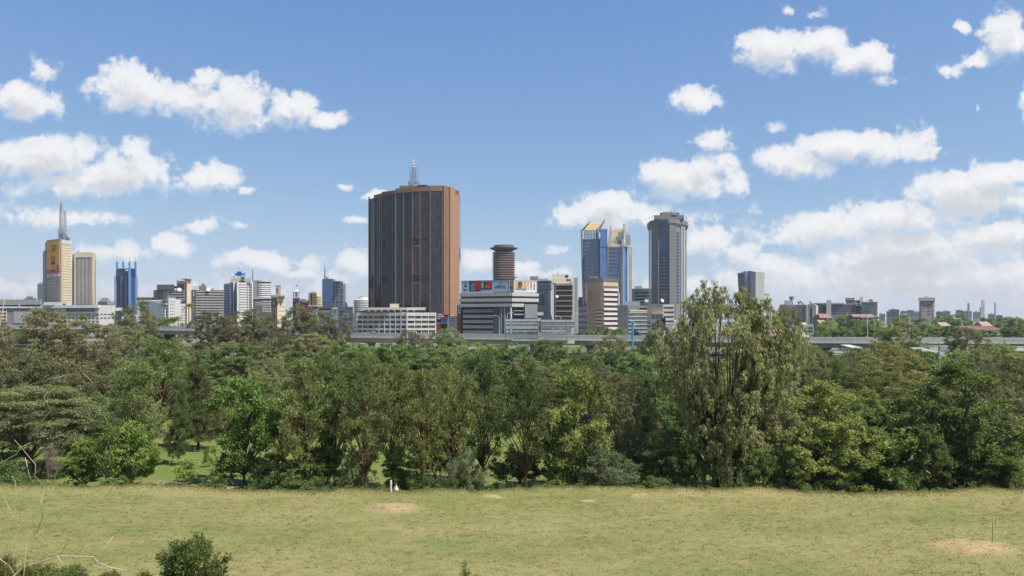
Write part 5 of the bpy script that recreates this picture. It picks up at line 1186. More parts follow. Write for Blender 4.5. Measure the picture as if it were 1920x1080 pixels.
b = Bld('brick_annex', 'small white framed brick annexe between brown tower and car park', 'building', [(857, 512), (869, 506)], 8, 572, 'brick', base=628)
b.part('white_frame', 'white', 0, [(860.5, 869, 573.5, 588)], -.2, .5); b.wins(0, 861.5, 868, 575, 586, 2, 2, .55, .6, o=.6); b.block('roof', 860, 869.4, 571, 573.2, -1, 9, 'paleconcrete')
b = Bld('corner_kiosk', 'little dark building with red and white sign boards below the brown tower', 'building', [(817, 492), (842, 489)], 8, 590, 'black', base=628)
b.part('sign_board', 'white', 0, [(821, 829, 588.5, 590.5), (821, 832, 592, 594), (821, 828, 596, 598)], -.1, .7); b.part('sign_board', 'redpaint', 0, [(826, 838, 594.4, 597.4)], -.1, .8); b.part('sign_board', 'bluepaint', 0, [(828, 841, 598.5, 605)], -.1, .7); b.part('rail', 'white', 0, [(821, 842, 605.2, 606.2)], -.1, .9); b.part('brick_foot', 'brick', 0, [(819, 827, 608, 628)], -.1, .5)

# --- round ribbed tower with saucer
D = 850; cx = X(944.3, D); zb = ground(cx, D)-.4; r = 21.6/F*D
root = empty('saucer_tower', (cx, D+r, zb), 'round ribbed brown tower crowned by a dark funnel shaped saucer', 'tower'); zz = lambda py: Z(py, D)-zb
MB().lathe(0, 0, [(r*.84, 0), (r*.84, zz(470))], 40).build('wall', 'black', root)
for k in range(14):
    z0 = zz(477.0+k*4.4+.9); rr = r*(1 if k > 1 else .985)
    MB().lathe(0, 0, [(r*.84, z0-.9), (rr*.97, z0-.5), (rr*1.02, z0+.3), (r*.99, z0+.75), (r*.84, z0+.85)], 40).build('floor_ring', 'mauve', root)
mb = MB()
for k in range(20):
    t = 2*math.pi*k/20; c, s_ = math.cos(t), math.sin(t)
    mb.hexa([(r*.86*c-s_*.5, r*.86*s_+c*.5, 0), (r*.86*c+s_*.5, r*.86*s_-c*.5, 0), (r*.9*c+s_*.5, r*.9*s_-c*.5, 0), (r*.9*c-s_*.5, r*.9*s_+c*.5, 0)] + [(r*.86*c-s_*.5, r*.86*s_+c*.5, zz(474)), (r*.86*c+s_*.5, r*.86*s_-c*.5, zz(474)), (r*.9*c+s_*.5, r*.9*s_-c*.5, zz(474)), (r*.9*c-s_*.5, r*.9*s_+c*.5, zz(474))])
mb.build('ribs', 'mauve', root)
MB().lathe(0, 0, [(r*.99, zz(474)), (r*1.0, zz(473.6)), (r*1.0, zz(471.8)), (r*.7, zz(471.4))], 40).build('top_ring', 'midgrey', root)
MB().lathe(0, 0, [(r*.62, zz(472)), (r*.62, zz(470)), (r*1.23, zz(464)), (r*1.23, zz(463)), (r*.9, zz(462.4)), (r*.86, zz(459)), (r*.8, zz(458.4))], 40).build('saucer', 'darkgrey', root)
mb = MB(); rnd = random.Random(8)
for k in range(26):
    t = 6.283*k/26; mb.box(r*.82*math.cos(t)-.7, r*.82*math.cos(t)+.7, r*.82*math.sin(t)-.7, r*.82*math.sin(t)+.7, zz(459.2), zz(457.6))
mb.build('saucer_rim', 'midgrey', root); MB().lathe(r*1.0, -r*.5, [(2.8, zz(521)), (2.4, zz(517)), (.3, zz(515))], 12).build('roof_lantern', 'slategrey', root)

# --- car park with billboards
b = Bld('car_park', 'grey decked car park with dark gaps and billboards on its roof', 'car park', [(864, 482), (958, 470), (1008, 480)], 34, 549, 'black', base=628)
for i, p0, p1 in ((0, 863.5, 958.2), (1, 957.8, 1008)):
    for y0, y1 in ((548.8, 555.2), (559, 565.4), (569.2, 575.2)): b.part('deck_band', 'concrete' if i == 0 else 'paleconcrete', i, [(p0, p1 if (y0 < 569 or i == 0) else 981, y0, y1)], -.5, 1.4)  # left face's shade put into darker concrete, sunlit right face into paler
    b.part('inner_band', 'midgrey', i, [(p0+4, p1-2, 556.6, 557.6), (p0+4, p1-2, 566.8, 567.8)], -.3, .1)
for k in range(5): b.part('deck_band', 'midgrey', 0, [(869, 925, 580+k*10, 586+k*10)], -.3, .8)
b.part('column', 'grey', 0, [(939.5, 941.5, 576, 628), (946, 948.5, 576, 628)], -.3, .9); b.part('core_wall', 'darkgrey', 0, [(926, 939, 577, 628)], -.3, .6); b.part('glazed_core', 'glassnavy', 0, [(941.5, 956, 577, 628)], -.3, .3)
b.part('deck_band', 'grey', 1, [(962, 982, 588.5, 590.5), (1004, 1017, 585, 591), (962, 982, 582, 583.2)], -.3, 1.1); b.part('blank_screen', 'midgrey', 1, [(981, 1004.5, 570, 597)], -.3, 2.2); b.part('column', 'paleconcrete', 1, [(956.2, 958.6, 576, 628)], -.3, .9)
b.part('parapet_rail', 'white', 0, [(865+k*5, 867+k*5, 547, 548.7) for k in range(18)], -.4, .6)
def billboard(label, i, pa, pb, ya, yb, m, frame):
    a, d, n = b.edge(i); u0 = b.u(i, pa); p = a + d*u0 + n*.6
    root = empty('billboard', (p.x, p.y, b.zb+b.z(yb)), label, 'billboard', 'billboards on the car park roof')
    bb = Bld.__new__(Bld); bb.P = b.P; bb.D = b.D; bb.zb = b.zb; bb.o = Vector(root.location); bb.root = root
    bb.z = lambda py: Z(py, b.D)-bb.o.z
    bb.part('panel', m, i, [(pa, pb, ya, yb)], .2, .7); bb.part('frame', frame, i, [(pa-.4, pb+.4, ya-.8, ya), (pa-.4, pb+.4, yb, yb+.7), (pa-.6, pa, ya, yb), (pb, pb+.6, ya, yb)], .1, .9)
    bb.part('support', 'steel', i, [(pa+(pb-pa)*k/5, pa+(pb-pa)*k/5+.5, yb-1, 549.2) for k in range(6)], -.4, .15)
    return bb
bb = billboard('wide grey blue billboard with a bottle and dark red pictures', 0, 866.5, 955.2, 525.5, 546.5, 'signblue', 'midgrey')
bb.part('bottle', 'ink', 0, [(873.2, 874.4, 528.5, 534), (871.8, 875.8, 534, 535.4), (871.2, 876.4, 535.4, 543.3)], .6, .8); bb.part('bottle_label', 'offwhite', 0, [(871.4, 876.2, 537.5, 541)], .6, .84)
pc = bb.part('picture', 'black', 0, [(881, 902.2, 526.2, 545)], .6, .78); bb.part('red_scene', 'scarlet', 0, [(888.5, 902, 526.6, 543.5)], .6, .82, pc); bb.part('figure', 'teal', 0, [(883.5, 889.5, 532, 544.4), (885, 889, 529, 532)], .6, .84, pc); bb.part('highlight', 'sand', 0, [(889.6, 890.8, 530.4, 532.2), (890.2, 891.4, 533.5, 536)], .6, .86, pc)
pc = bb.part('picture', 'black', 0, [(902.4, 923.2, 527.5, 542.3)], .6, .78); bb.part('red_scene', 'scarlet', 0, [(910.5, 922.6, 527.9, 539.5)], .6, .82, pc); bb.part('lettering_lines', 'offwhite', 0, [(903.2, 908, 529.6+k*1.75, 530.6+k*1.75) for k in range(6)], .6, .84, pc); bb.part('highlight', 'sand', 0, [(912, 913.6, 534, 539), (917, 918, 535, 540)], .6, .86, pc)
a2, d2, n2 = b.edge(0); rz2 = math.atan2(d2.y, d2.x)
for t_, px, py, sz in (('DEFINE YOUR', 939, 536.4, 1.05), ('MAKING HISTORY', 939, 539.4, 1.05)):
    p = a2 + d2*b.u(0, px) + n2*.80 - bb.o; p.z = bb.z(py); text('lettering', t_, sz, p, 'ink', bb.root, rz2, 'CENTER', .03)
p = [a2 + d2*b.u(0, q) + n2*.82 - bb.o + Vector((0, 0, bb.z(w)-0)) for q, w in ((941, 529), (938.6, 531), (937.8, 533), (940.4, 533.2))]
for q, w in zip(p, (529, 531, 533, 533.2)): q.z = bb.z(w)
MB().tube(p, .14, 4).build('emblem', 'ink', bb.root)
bb = billboard('cream and white billboard with the portrait of a man beside a bottle', 1, 963, 1005, 525.6, 546, 'white', 'white')
pt = bb.part('portrait_ground', 'sand', 1, [(964, 986, 526.2, 543.6)], .6, .76)
def oval(i, px, py, rx, ry, m, off, name, parent, top=1.):
    a, d, n = b.edge(i); c = a + d*b.u(i, px) + n*off - bb.o; c.z = bb.z(py); mb = MB(); k = 22; sc = b.D/F
    f = [c + d*(rx*sc*math.cos(6.283*q/k)) + Vector((0, 0, ry*sc*math.sin(6.283*q/k))) for q in range(k)]
    g = [v - n*.1 for v in f]; mb.v = [tuple(v) for v in g+f]; mb.f = [tuple(reversed(range(k))), tuple(range(k, 2*k))] + [(q, (q+1) % k, k+(q+1) % k, k+q) for q in range(k)]
    return mb.build(name, m, parent)
oval(1, 974, 532.2, 4.9, 4.6, 'ink', .80, 'hair', pt); oval(1, 973.4, 535.2, 4.1, 5.6, 'skin', .84, 'face', pt); bb.part('shoulders', 'midgrey', 1, [(967, 985, 540.4, 543.4)], .6, .88, pt); bb.part('brow', 'ink', 1, [(970.5, 976, 533.6, 534.2)], .6, .90, pt); bb.part('mouth', 'rust', 1, [(972, 974.8, 537.6, 538.3)], .6, .90, pt)
g_ = bb.part('bottle_ground', 'cream', 1, [(986.2, 996, 526.4, 541.6)], .6, .76); bb.part('bottle', 'offwhite', 1, [(987.8, 990.8, 531.5, 541.4)], .6, .84, g_); bb.part('bottle_neck', 'rust', 1, [(988.6, 990, 527, 531.4)], .6, .84, g_); bb.part('dark_edge', 'rust', 1, [(993.8, 996, 527, 541)], .6, .80, g_)
bb.part('small_bottle', 'redpaint', 1, [(1000, 1001.3, 528, 533)], .6, .8); bb.part('small_bottle', 'ink', 1, [(999.6, 1001.8, 533.5, 535.5)], .6, .8); bb.part('small_bottle', 'ink', 1, [(999.6, 1001.8, 540, 542.4)], .6, .8); bb.part('small_bottle', 'redpaint', 1, [(999.8, 1001.6, 536, 539.6)], .6, .79)

# --- grey complex and brown-windowed block
b = Bld('grey_complex', 'grey concrete office complex right of the car park billboards', 'office block', [(1004, 560), (1036, 552)], 26, 526, 'slategrey', base=625)
b.part('deck', 'slategrey', 0, [(1006, 1035, 531, 542)], -.2, 1.6); b.part('roof_line', 'paleconcrete', 0, [(1006, 1035, 533.5, 534.4), (1006, 1035, 526, 527)], -.2, 2.); b.wins(0, 1008, 1021, 553, 572, 5, 6, .6, .6, 'glassdark', .2); b.part('light_wall', 'paleconcrete', 0, [(1030, 1035.6, 544, 625)], -.2, 2.2); b.part('concrete_wall', 'concrete', 0, [(1014, 1030, 574, 625)], -.2, .6)
b.block('tank', 994, 1009, 518, 526.4, 6, 8, 'midgrey'); b.block('plant_room', 1010, 1028, 523, 526.4, 5, 8, 'slategrey'); [b.pole('antenna', 1012+k*4, 519.5, 526, 4, .12, 'steel') for k in range(4)]
b = Bld('brown_window_block', 'office block with seven rows of brown windows and pale stair tower', 'office block', [(1038, 520), (1042, 512), (1073.5, 508), (1084, 520)], 24, 531, 'offwhite', base=625)
b.ribbons(1, 1043, 1072.8, 534.5, 612, 8, .80, 'browndark', .1, 'window_band', .7); b.part('glazing_bars', 'darkgrey', 1, [(1043+k*2.5, 1043.6+k*2.5, 534.5, 612) for k in range(13)], -.2, .35); b.spandrels(1, 1042, 1073.2, 534.5, 612, 8, .80, 'beige', .6, 'spandrels', .7)
b.part('roof', 'paleconcrete', 1, [(1041.4, 1074, 531, 534.4)], -.5, 1.); b.block('stair_tower', 1074, 1084, 520, 625, .5, 10, 'paleconcrete'); b.block('stair_groove', 1078.6, 1079.6, 521, 625, .35, .3, 'midgrey'); b.block('stair_groove', 1081.6, 1082.2, 521, 625, .35, .3, 'midgrey')
b.block('penthouse', 1034.5, 1071, 522.5, 531.3, 5, 12, 'cream'); b.block('penthouse_top', 1035, 1066, 514.5, 522.8, 7, 9, 'offwhite'); b.block('window', 1060, 1066, 516, 520, 6.8, .4, 'glassdark'); b.block('window', 1062, 1066, 523.6, 526, 4.8, .4, 'glassdark'); b.block('window', 1067, 1070, 523.6, 526, 4.8, .4, 'glassdark'); b.pole('mast', 1078.8, 506, 520.2, 5, .22, 'whitesteel'); b.pole('antenna', 1045.5, 509.5, 514.7, 9, .15, 'darkgrey'); dish(b, 1044.5, 556, -2, 1., 'whitesteel')
mb = MB().tube([(X(1078.8, 513)-b.o.x, 5, b.z(508)), (X(1069, 513)-b.o.x, 5, b.z(521))], .07, 4); mb.build('mast_stay', 'steel', b.root)

# --- steel lattice hoarding
b = Bld('lattice_hoarding', 'large bare steel lattice hoarding with white backing behind the park trees', 'hoarding', [(946, 268), (1077, 262)], 2, 640, None, base=690)
b.part('backing', 'whitesteel', 0, [(947, 1008, 598.6, 602.4), (947, 1008, 605.5, 608), (947, 1006, 612, 617), (947, 1006, 620, 622.5), (947, 1006, 627, 629), (962, 1006, 634, 637.5), (1013, 1076, 600, 603.2), (1013, 1076, 610, 611.5), (1013, 1060, 614.5, 616), (1013, 1060, 619, 623), (1013, 1076, 627, 628.5), (1062, 1076, 636, 644)], -1.4, -1.2)
b.part('backing_grey', 'slategrey', 0, [(1012.6, 1076.6, 603.4, 609.8), (1012.6, 1076.6, 611.7, 614.3), (947, 1007, 602.6, 605.3), (947, 1007, 608.2, 611.8)], -1.45, -1.25)
mb = MB()
for k in range(18):
    p0 = 947+k*7.6; s_ = b.strip(mb, 0, p0-.35, p0+.35, 598, 641, -.2, .1)
for k in range(8): b.strip(mb, 0, 946.6, 1077, 598+k*5.6, 598.7+k*5.6, -.25, .05)
a2, d2, n2 = b.edge(0)
for k in range(17):
    for j in (1, 4):
        q0 = a2+d2*b.u(0, 947+k*7.6)-b.o; q1 = a2+d2*b.u(0, 954.6+k*7.6)-b.o; q0.z = b.z(598+j*5.6+(5.6 if k % 2 else 0)); q1.z = b.z(598+j*5.6+(0 if k % 2 else 5.6)); mb.tube([q0, q1], .05, 3)
mb.build('lattice', 'steel', b.root)
for px in (960.5, 1010, 1065): 
    p = a2+d2*b.u(0, px)+n2*.9-b.o; pp = MB().tube([(p.x, p.y, 0), (p.x, p.y, b.z(602))], .2, 8).build('post', 'steel', b.root)
b.part('lamp_box', 'cream', 0, [(1008, 1013, 596.5, 602)], -.3, 1.); b.part('catwalk', 'offwhite', 0, [(962, 1008, 638, 639.6)], .1, 1.2); b.part('catwalk', 'offwhite', 0, [(1050, 1076, 643, 644.2)], .1, 1.2)

# --- beige block, white flats, blue and gold tower, stepped grey tower
b = Bld('small_white_flats', 'small white flats with square windows left of the beige block', 'apartment block', [(1083, 600), (1101, 594)], 14, 573.5, 'white', base=625); b.wins(0, 1085, 1100, 578, 620, 3, 4, .55, .4, 'glassslate'); b.block('roof', 1083.4, 1100.4, 571, 573.8, 1, 12, 'rust')
b = Bld('brown_roof_block', 'brownish block peeking out left of the blue and gold tower', 'building', [(1082, 720), (1096, 715)], 14, 561, 'rust'); b.block('roof_room', 1085, 1093, 557, 561.3, 2, 8, 'midgrey'); b.wins(0, 1084, 1095, 564, 572, 3, 2, .5, .4)
b = Bld('beige_office', 'beige office block with flared grey roof and white balcony bands', 'office block', [(1100, 568), (1131, 552), (1159.5, 560)], 22, 527, 'beige', base=622)
b.part('ribs', 'tan', 0, [(1104+k*3.7, 1105.6+k*3.7, 544, 578) for k in range(6)], -.2, .4); b.part('lower_wall', 'sand', 0, [(1102, 1114, 580, 622)], -.2, .4); b.wins(0, 1116, 1130.5, 581, 620, 4, 6, .45, .55, 'offwhite'); b.part('window_band', 'glassdark', 0, [(1116, 1130.6, 580+k*6.6, 582+k*6.6) for k in range(6)], -.2, .04)
b.ribbons(1, 1131.6, 1158, 536, 618, 9, .52, 'browndark', .1, 'window_band', 0.); b.spandrels(1, 1131.4, 1158.4, 536, 618, 9, .52, 'white', .9, 'balcony_bands', 0.)
b.part('side_pier', 'tan', 1, [(1157, 1159.6, 548, 622)], -.2, 1.6)
f1 = [(Vector(p)) for p in b.foot]; c_ = Vector((sum(p.x for p in f1)/len(f1), sum(p.y for p in f1)/len(f1))); z0, z1 = b.z(529), b.z(521.5)
MB().prism([tuple(p) for p in f1], z0, z1, [tuple(p+(p-c_).normalized()*1.3) for p in f1]).build('roof', 'slategrey', b.root); b.block('roof_room', 1106, 1122, 518.5, 521.8, 5, 9, 'rust'); b.block('chimney', 1096.5, 1101, 532, 565, 6, 4, 'brick')

D = 700
b = Bld('gold_crown_tower', 'blue glass tower with two sloping gold slatted crowns and curved grey fins', 'tower', [(1092, 706), (1126, 700), (1139, 700), (1168, 695), (1183.5, 709)], 28, 470, None, base=600)
MB().prism(b.foot, 0, [b.z(446), b.z(446), b.z(462), b.z(462), b.z(462), b.z(462), b.z(446)]).build('wall', 'glassblue', b.root)
for i, p0, p1, y0, n in ((0, 1095.5, 1121.5, 446, 18), (2, 1140.5, 1165, 463, 15)):
    b.part('spandrels', 'grey', i, [(p0, p1, y0+k*6.9, y0+1.9+k*6.9) for k in range(n)], -.3, .9)
    b.part('recess', 'glassnavy', i, [(p0-1.2, p0+.3, y0, 590)], -.3, .25)
b.block('link_tower', 1125.5, 1138.5, 431, 462, -1.5, 16, 'glassblue'); b.block('link_tower_roof', 1123, 1139, 428.5, 431.2, -1.6, 17, 'slategrey'); b.block('link_face', 1125, 1136.5, 462, 596, -1, 8, 'glassblue'); b.part('link_cap', 'slategrey', 1, [(1124.5, 1139, 455.4, 457.6)], 0, 1.4)
def fin(p_bot, p_mid, p_top, ytop, yshoulder, w, i, name='fin', lean=0, deep=7.):
    """tall grey blade that bows along the facade and ends in a sloped point above the roof"""
    a, d, n = b.edge(i); rows = []
    for q in range(15):
        t = q/14.; y = 600+(yshoulder-600)*t
        px = p_mid + (p_bot-p_mid)*(1-t)**2 + (p_top-p_mid)*t**2
        rows.append((px, y))
    mb = MB()
    def P3(px, y, o): v = a + d*b.u(i, px) + n*o - b.o; v.z = b.z(y); return v
    for (p0, y0), (p1, y1) in zip(rows[:-1], rows[1:]):
        mb.hexa([P3(p0-w/2, y0, 1.6), P3(p0+w/2, y0, 1.6), P3(p0+w/2, y0, -.6), P3(p0-w/2, y0, -.6), P3(p1-w/2, y1, 1.6), P3(p1+w/2, y1, 1.6), P3(p1+w/2, y1, -.6), P3(p1-w/2, y1, -.6)])
    px, y = rows[-1]
    tip = P3(px+lean, ytop, -deep)
    f0, f1_, k0, k1 = P3(px-w/2, y, 1.6), P3(px+w/2, y, 1.6), P3(px+w/2, y, -deep*1.25), P3(px-w/2, y, -deep*1.25)
    t0, t1 = tip + d*-.6, tip + d*.6
    mb.hexa([f0, f1_, k1 if False else k0, k1, t0, t1, t1 + n*-.8, t0 + n*-.8])
    return mb.build(name, 'slategrey', b.root)
fin(1096, 1092.5, 1091, 410, 428, 3.0, 0, lean=12); fin(1125.5, 1123.5, 1120, 408, 428, 3.4, 0, lean=11); fin(1138.5, 1137, 1141, 420.5, 462, 3.6, 2, lean=1); fin(1167.5, 1166, 1168, 418.5, 461, 4.0, 2, lean=1)
b.part('side_face', 'midgrey', 3, [(1176, 1183.4, 461, 596)], -.3, .9); b.part('side_roof', 'paleconcrete', 3, [(1169, 1184.2, 459.8, 461.8)], -.3, 1.2); b.part('side_sign', 'offwhite', 3, [(1178, 1181, 464+k*5, 466+k*5) for k in range(3)], -.2, 1.05); b.part('side_pier', 'paleconcrete', 3, [(1174.4, 1176, 461, 596)], -.3, 1.2)
def slats(i, p0, p1, ylow, yhigh, dx, n, back):
    a, d, n_ = b.edge(i); mb = MB(); rail = MB()
    for k in range(n):
        q = p0+(p1-p0)*k/(n-1); v0 = a+d*b.u(i, q)-b.o-n_*.5; v1 = a+d*b.u(i, q+dx)-b.o-n_*back; v0.z = b.z(ylow); v1.z = b.z(yhigh)
        mb.tube([v0, v1], .42, 4)
    o_ = mb.build('gold_slats', 'gold', b.root)
    for t in (.15, .5, .85):
        v0 = a+d*b.u(i, p0+dx*t)-b.o-n_*(.7+back*t); v1 = a+d*b.u(i, p1+dx*t)-b.o-n_*(.7+back*t); v0.z = v1.z = b.z(ylow+(yhigh-ylow)*t); rail.tube([v0, v1], .3, 4)
    rail.build('slat_rails', 'gold', o_)
slats(0, 1095, 1118.5, 430, 415.5, 7.5, 10, 6.); slats(2, 1143, 1164, 461.5, 427.5, 2., 9, 7.)
b.part('crown_frame', 'midgrey', 0, [(1095+k*2.7, 1096.2+k*2.7, 430.5, 445.6) for k in range(10)]+[(1095, 1120, 429.6, 430.6), (1095, 1120, 437, 437.6)], -.9, -.3); b.part('crown_frame', 'midgrey', 2, [(1158+k*2.4, 1159+k*2.4, 434, 461) for k in range(3)], -1.6, -.9)
b.block('side_gable', 1170.5, 1182, 441, 460, 3, .8, 'slategrey'); mb = MB()
a, d, n_ = b.edge(3)
g0 = [a+d*b.u(3, q)-b.o for q in (1169, 1182.4)]
mb.prism([(g0[0].x, g0[0].y), (g0[1].x, g0[1].y), (g0[1].x-.2, g0[1].y+.9), (g0[0].x-.2, g0[0].y+.9)], b.z(461), [b.z(419), b.z(446), b.z(446), b.z(419)]); mb.build('side_gable', 'slategrey', b.root)
b.part('gable_holes', 'whitesteel', 3, [(1170.6, 1173.6, 441, 456), (1174.2, 1177, 446, 454)], -.2, .25)

b = Bld('banded_office', 'grey green banded office block between the two tall towers', 'office block', [(1184, 800), (1222, 790)], 24, 541, 'slategrey', base=600)
b.ribbons(0, 1190, 1217, 546, 570, 4, .5, 'glassdark'); b.spandrels(0, 1189, 1217, 546, 570, 4, .5, 'grey', .5); b.block('roof_room', 1190, 1204, 536, 541.3, 4, 10, 'slategrey'); b.part('roof', 'paleconcrete', 0, [(1184, 1217, 540.4, 542.6)], -.5, 1.)
b = Bld('stepped_tower', 'tall grey concrete tower with flared crown and dark glass strip', 'tower', [(1216.5, 875), (1222, 850), (1236, 838), (1254.5, 834), (1267, 836), (1283, 850), (1287.5, 868)], 30, 423, 'towergrey', base=600)
b.part('curtain_wall', 'glassnavy', 2, [(1236.4, 1252.6, 413, 600)], -.3, .3); b.part('floor_bars', 'towergrey', 2, [(1236.6, 1252.4, 482+k*6.3, 483.2+k*6.3) for k in range(15)], -.2, .45); b.part('glazing_bars', 'towergrey', 2, [(1239.4+k*3.2, 1239.9+k*3.2, 482, 576) for k in range(4)], -.2, .5)
b.part('pier', 'towergrey', 1, [(1223.5, 1236, 420, 600)], -.3, 1.2); b.part('pier', 'towergrey', 3, [(1254.6, 1266.6, 420, 600)], -.3, 1.2); b.part('slot', 'glassdark', 0, [(1218.5, 1221.8, 426, 600)], -.3, .2)
b.wins(4, 1268, 1273.5, 433, 570, 2, 22, .8, .7, 'glassnavy', .2); b.part('pier', 'towerpale', 4, [(1276, 1278.2, 422, 600), (1280.4, 1283, 422, 600)], -.3, 1.)
def crown(p, y0, y1, dy, dep, m, name='crown'): return b.block(name, p[0], p[1], y0, y1, dy, dep, m)
f1 = [Vector(p) for p in b.foot]; c_ = Vector((sum(p.x for p in f1)/len(f1), sum(p.y for p in f1)/len(f1)))
gr = lambda k: [tuple(p+(p-c_).normalized()*k) for p in f1]
MB().prism(gr(.6), b.z(423.2), b.z(418.5), gr(2.2)).build('crown', 'towergrey', b.root); MB().prism(gr(2.2), b.z(418.5), b.z(410.5), gr(2.0)).build('crown_band', 'towergrey', b.root); b.block('crown_step', 1226, 1282, 403.5, 410.6, 5, 22, 'towergrey'); b.block('crown_step', 1237, 1274, 398.6, 403.6, 8, 16, 'towergrey'); b.block('roof_room', 1243, 1258, 396.6, 398.7, 10, 8, 'towerpale')
b.part('crown_window', 'glassdark', 5, [(1283.4, 1287, 413.5, 419)], 1., 2.6); b.part('crown_glass', 'glassnavy', 2, [(1236.4, 1252.6, 411.5, 420)], 1., 2.9)
for px, yt in ((1217.5, 407), (1223, 404), (1231, 403.5), (1239, 399), (1259, 396), (1265, 399), (1272, 402), (1278, 403), (1282, 404), (1287, 405)): b.pole('antenna', px, yt, 411, 6, .25, 'darkgrey')
b.block('roof_frame', 1259, 1268, 400, 406, 5, 6, 'midgrey')

# --- low blocks below the stepped tower
b = Bld('pale_glass_block', 'pale blue glazed office block with blank grey end wall', 'office block', [(1159.5, 500), (1178.5, 488), (1213.5, 492)], 18, 573, 'midgrey', base=632)
b.part('end_wall', 'concrete', 0, [(1160, 1178.4, 572, 632)], -.2, .4); b.part('glass_wall', 'glasspale', 1, [(1179.2, 1213, 577, 632)], -.2, .15); b.spandrels(1, 1179, 1213.2, 579, 630, 7, .72, 'paleconcrete', .5); b.part('glazing_bars', 'slategrey', 1, [(1181+k*2.9, 1181.4+k*2.9, 579, 630) for k in range(11)], -.2, .3)
b.block('roof', 1172, 1200, 565.5, 573.2, 4, 12, 'slategrey'); b.part('roof_gap', 'glassdark', 1, [(1199, 1213, 577, 581)], -.2, .6); b.part('cream_band', 'cream', 1, [(1180, 1213, 581, 584)], -.2, .6); b.block('roof_box', 1209, 1216, 561, 567, 9, 5, 'white')
b = Bld('pink_panel_block', 'white low block with pinkish panel wall and black square windows', 'building', [(1213.5, 470), (1243.5, 466)], 14, 571, 'offwhite', base=632)
b.part('panel', 'sand', 0, [(1215, 1242.5, 576, 585.5)], -.2, .6); b.part('canopy', 'white', 0, [(1224, 1244.5, 585.6, 588)], -.2, 1.8); b.wins(0, 1221, 1242, 590, 598.6, 5, 1, .62, 1., 'glassdark'); b.wins(0, 1222, 1235, 603, 620, 3, 2, .6, .33, 'black'); b.part('window_band', 'black', 0, [(1214, 1220, 604, 606)], -.2, .1); b.part('window_band', 'black', 0, [(1214, 1220, 611, 613)], -.2, .1); b.part('stone_strip', 'beige', 0, [(1213.6, 1220.4, 588, 632)], -.2, .04); b.part('parapet', 'slategrey', 0, [(1214, 1243, 570, 575)], -1, .3); dish(b, 1242, 563.5, 3, 1.2)
b = Bld('white_terraces', 'small white terraced block half behind the great eucalyptus', 'building', [(1243.5, 480), (1264, 478)], 14, 571, 'white', base=632)
b.ribbons(0, 1244, 1263.4, 573, 607, 4, .42, 'glassslate'); b.spandrels(0, 1244, 1263.6, 573, 607, 4, .42, 'white', .9, 'terrace_bands')
b = Bld('portrait_board', 'grey roadside board with a dark rounded picture by the eucalyptus', 'billboard', [(1235, 330), (1248, 328)], 1, 596, 'midgrey', base=614); b.part('picture', 'ink', 0, [(1241.5, 1247, 598, 611)], -.1, .15); b.part('picture', 'slategrey', 0, [(1236, 1241, 600, 605)], -.1, .12); b.pole('leg', 1241, 613, 650, .5, .2, 'steel')

# --- right: leaning tower, dark complex, mushroom tower
b = Bld('tapered_tower', 'slim grey tower flaring to the top with dark blue glass slot', 'tower', [(1384, 1010), (1396.5, 1000), (1403.5, 1000), (1415, 990), (1426.5, 1004)], 24, 512, None, base=600)
def taper(i, pb0, pb1, pt0, pt1, yt0, yt1, m, name, o=.0):
    a, d, n = b.edge(i); mb = MB()
    def P3(px, y, oo): v = a+d*b.u(i, px)+n*oo-b.o; v.z = b.z(y); return v
    mb.hexa([P3(pb0, 600, o), P3(pb1, 600, o), P3(pb1, 600, -16), P3(pb0, 600, -16), P3(pt0, yt0, o), P3(pt1, yt1, o), P3(pt1, yt1, -16), P3(pt0, yt0, -16)]); return mb.build(name, m, b.root)
taper(0, 1388, 1397.2, 1382.8, 1397, 511.5, 508, 'towergrey', 'wall'); taper(1, 1397, 1403.6, 1397, 1403.2, 507.5, 507.5, 'glassblue', 'glass_slot', .15); taper(2, 1403.4, 1416, 1403, 1417, 506, 510, 'towerpale', 'wall'); taper(3, 1415.6, 1423, 1417, 1426.5, 510, 513.6, 'towergrey', 'side_wall')
b.part('crown_window', 'glassdark', 0, [(1385, 1394, 512.5, 519)], -.2, .2); b.part('side_glass', 'glassslate', 3, [(1417.6+k*2.3, 1419+k*2.3, 517, 560) for k in range(4)], -.2, .3); b.part('side_glass', 'glassnavy', 3, [(1416.8, 1424, 561, 596)], -.2, .3); b.part('roof_edge', 'white', 0, [(1383, 1396.6, 509.6, 511)], -1, .3)
b = Bld('brown_end_block', 'grey block with dark brown end wall and dishes beside the eucalyptus', 'building', [(1462, 640), (1511, 632)], 20, 571, 'concrete', base=615)
b.part('end_wall', 'mauve', 0, [(1497, 1510.5, 571.5, 606)], -.2, .4); b.wins(0, 1499, 1502.5, 578, 590, 1, 2, .6, .25, 'white', .5); b.part('corner', 'paleconcrete', 0, [(1510.5, 1513.5, 571, 608)], -.2, .8); b.part('side_wall', 'midgrey', 0, [(1465, 1476, 572, 600)], -.2, .5); b.part('light_patch', 'offwhite', 0, [(1470, 1484, 563, 571.4)], -4, -3); [dish(b, p, q, 3, 1.5, 'darkgrey') for p, q in ((1497, 567.5), (1501, 566), (1504.5, 569))]
b = Bld('funnel_mast', 'slender pale mast with forked funnel head above the eucalyptus', 'mast', [(1484, 900), (1488, 900)], 2, 566, None, base=600)
b.pole('shaft', 1486, 565, 600, 1, .9, 'paleconcrete'); MB().lathe(0, 1, [(.9, b.z(566)), (2.6, b.z(556)), (2.2, b.z(556))], 12).build('funnel', 'midgrey', b.root); b.pole('prong', 1484.2, 555.5, 564, 1, .5, 'grey'); b.pole('prong', 1487.8, 555.5, 564, 1, .5, 'grey')
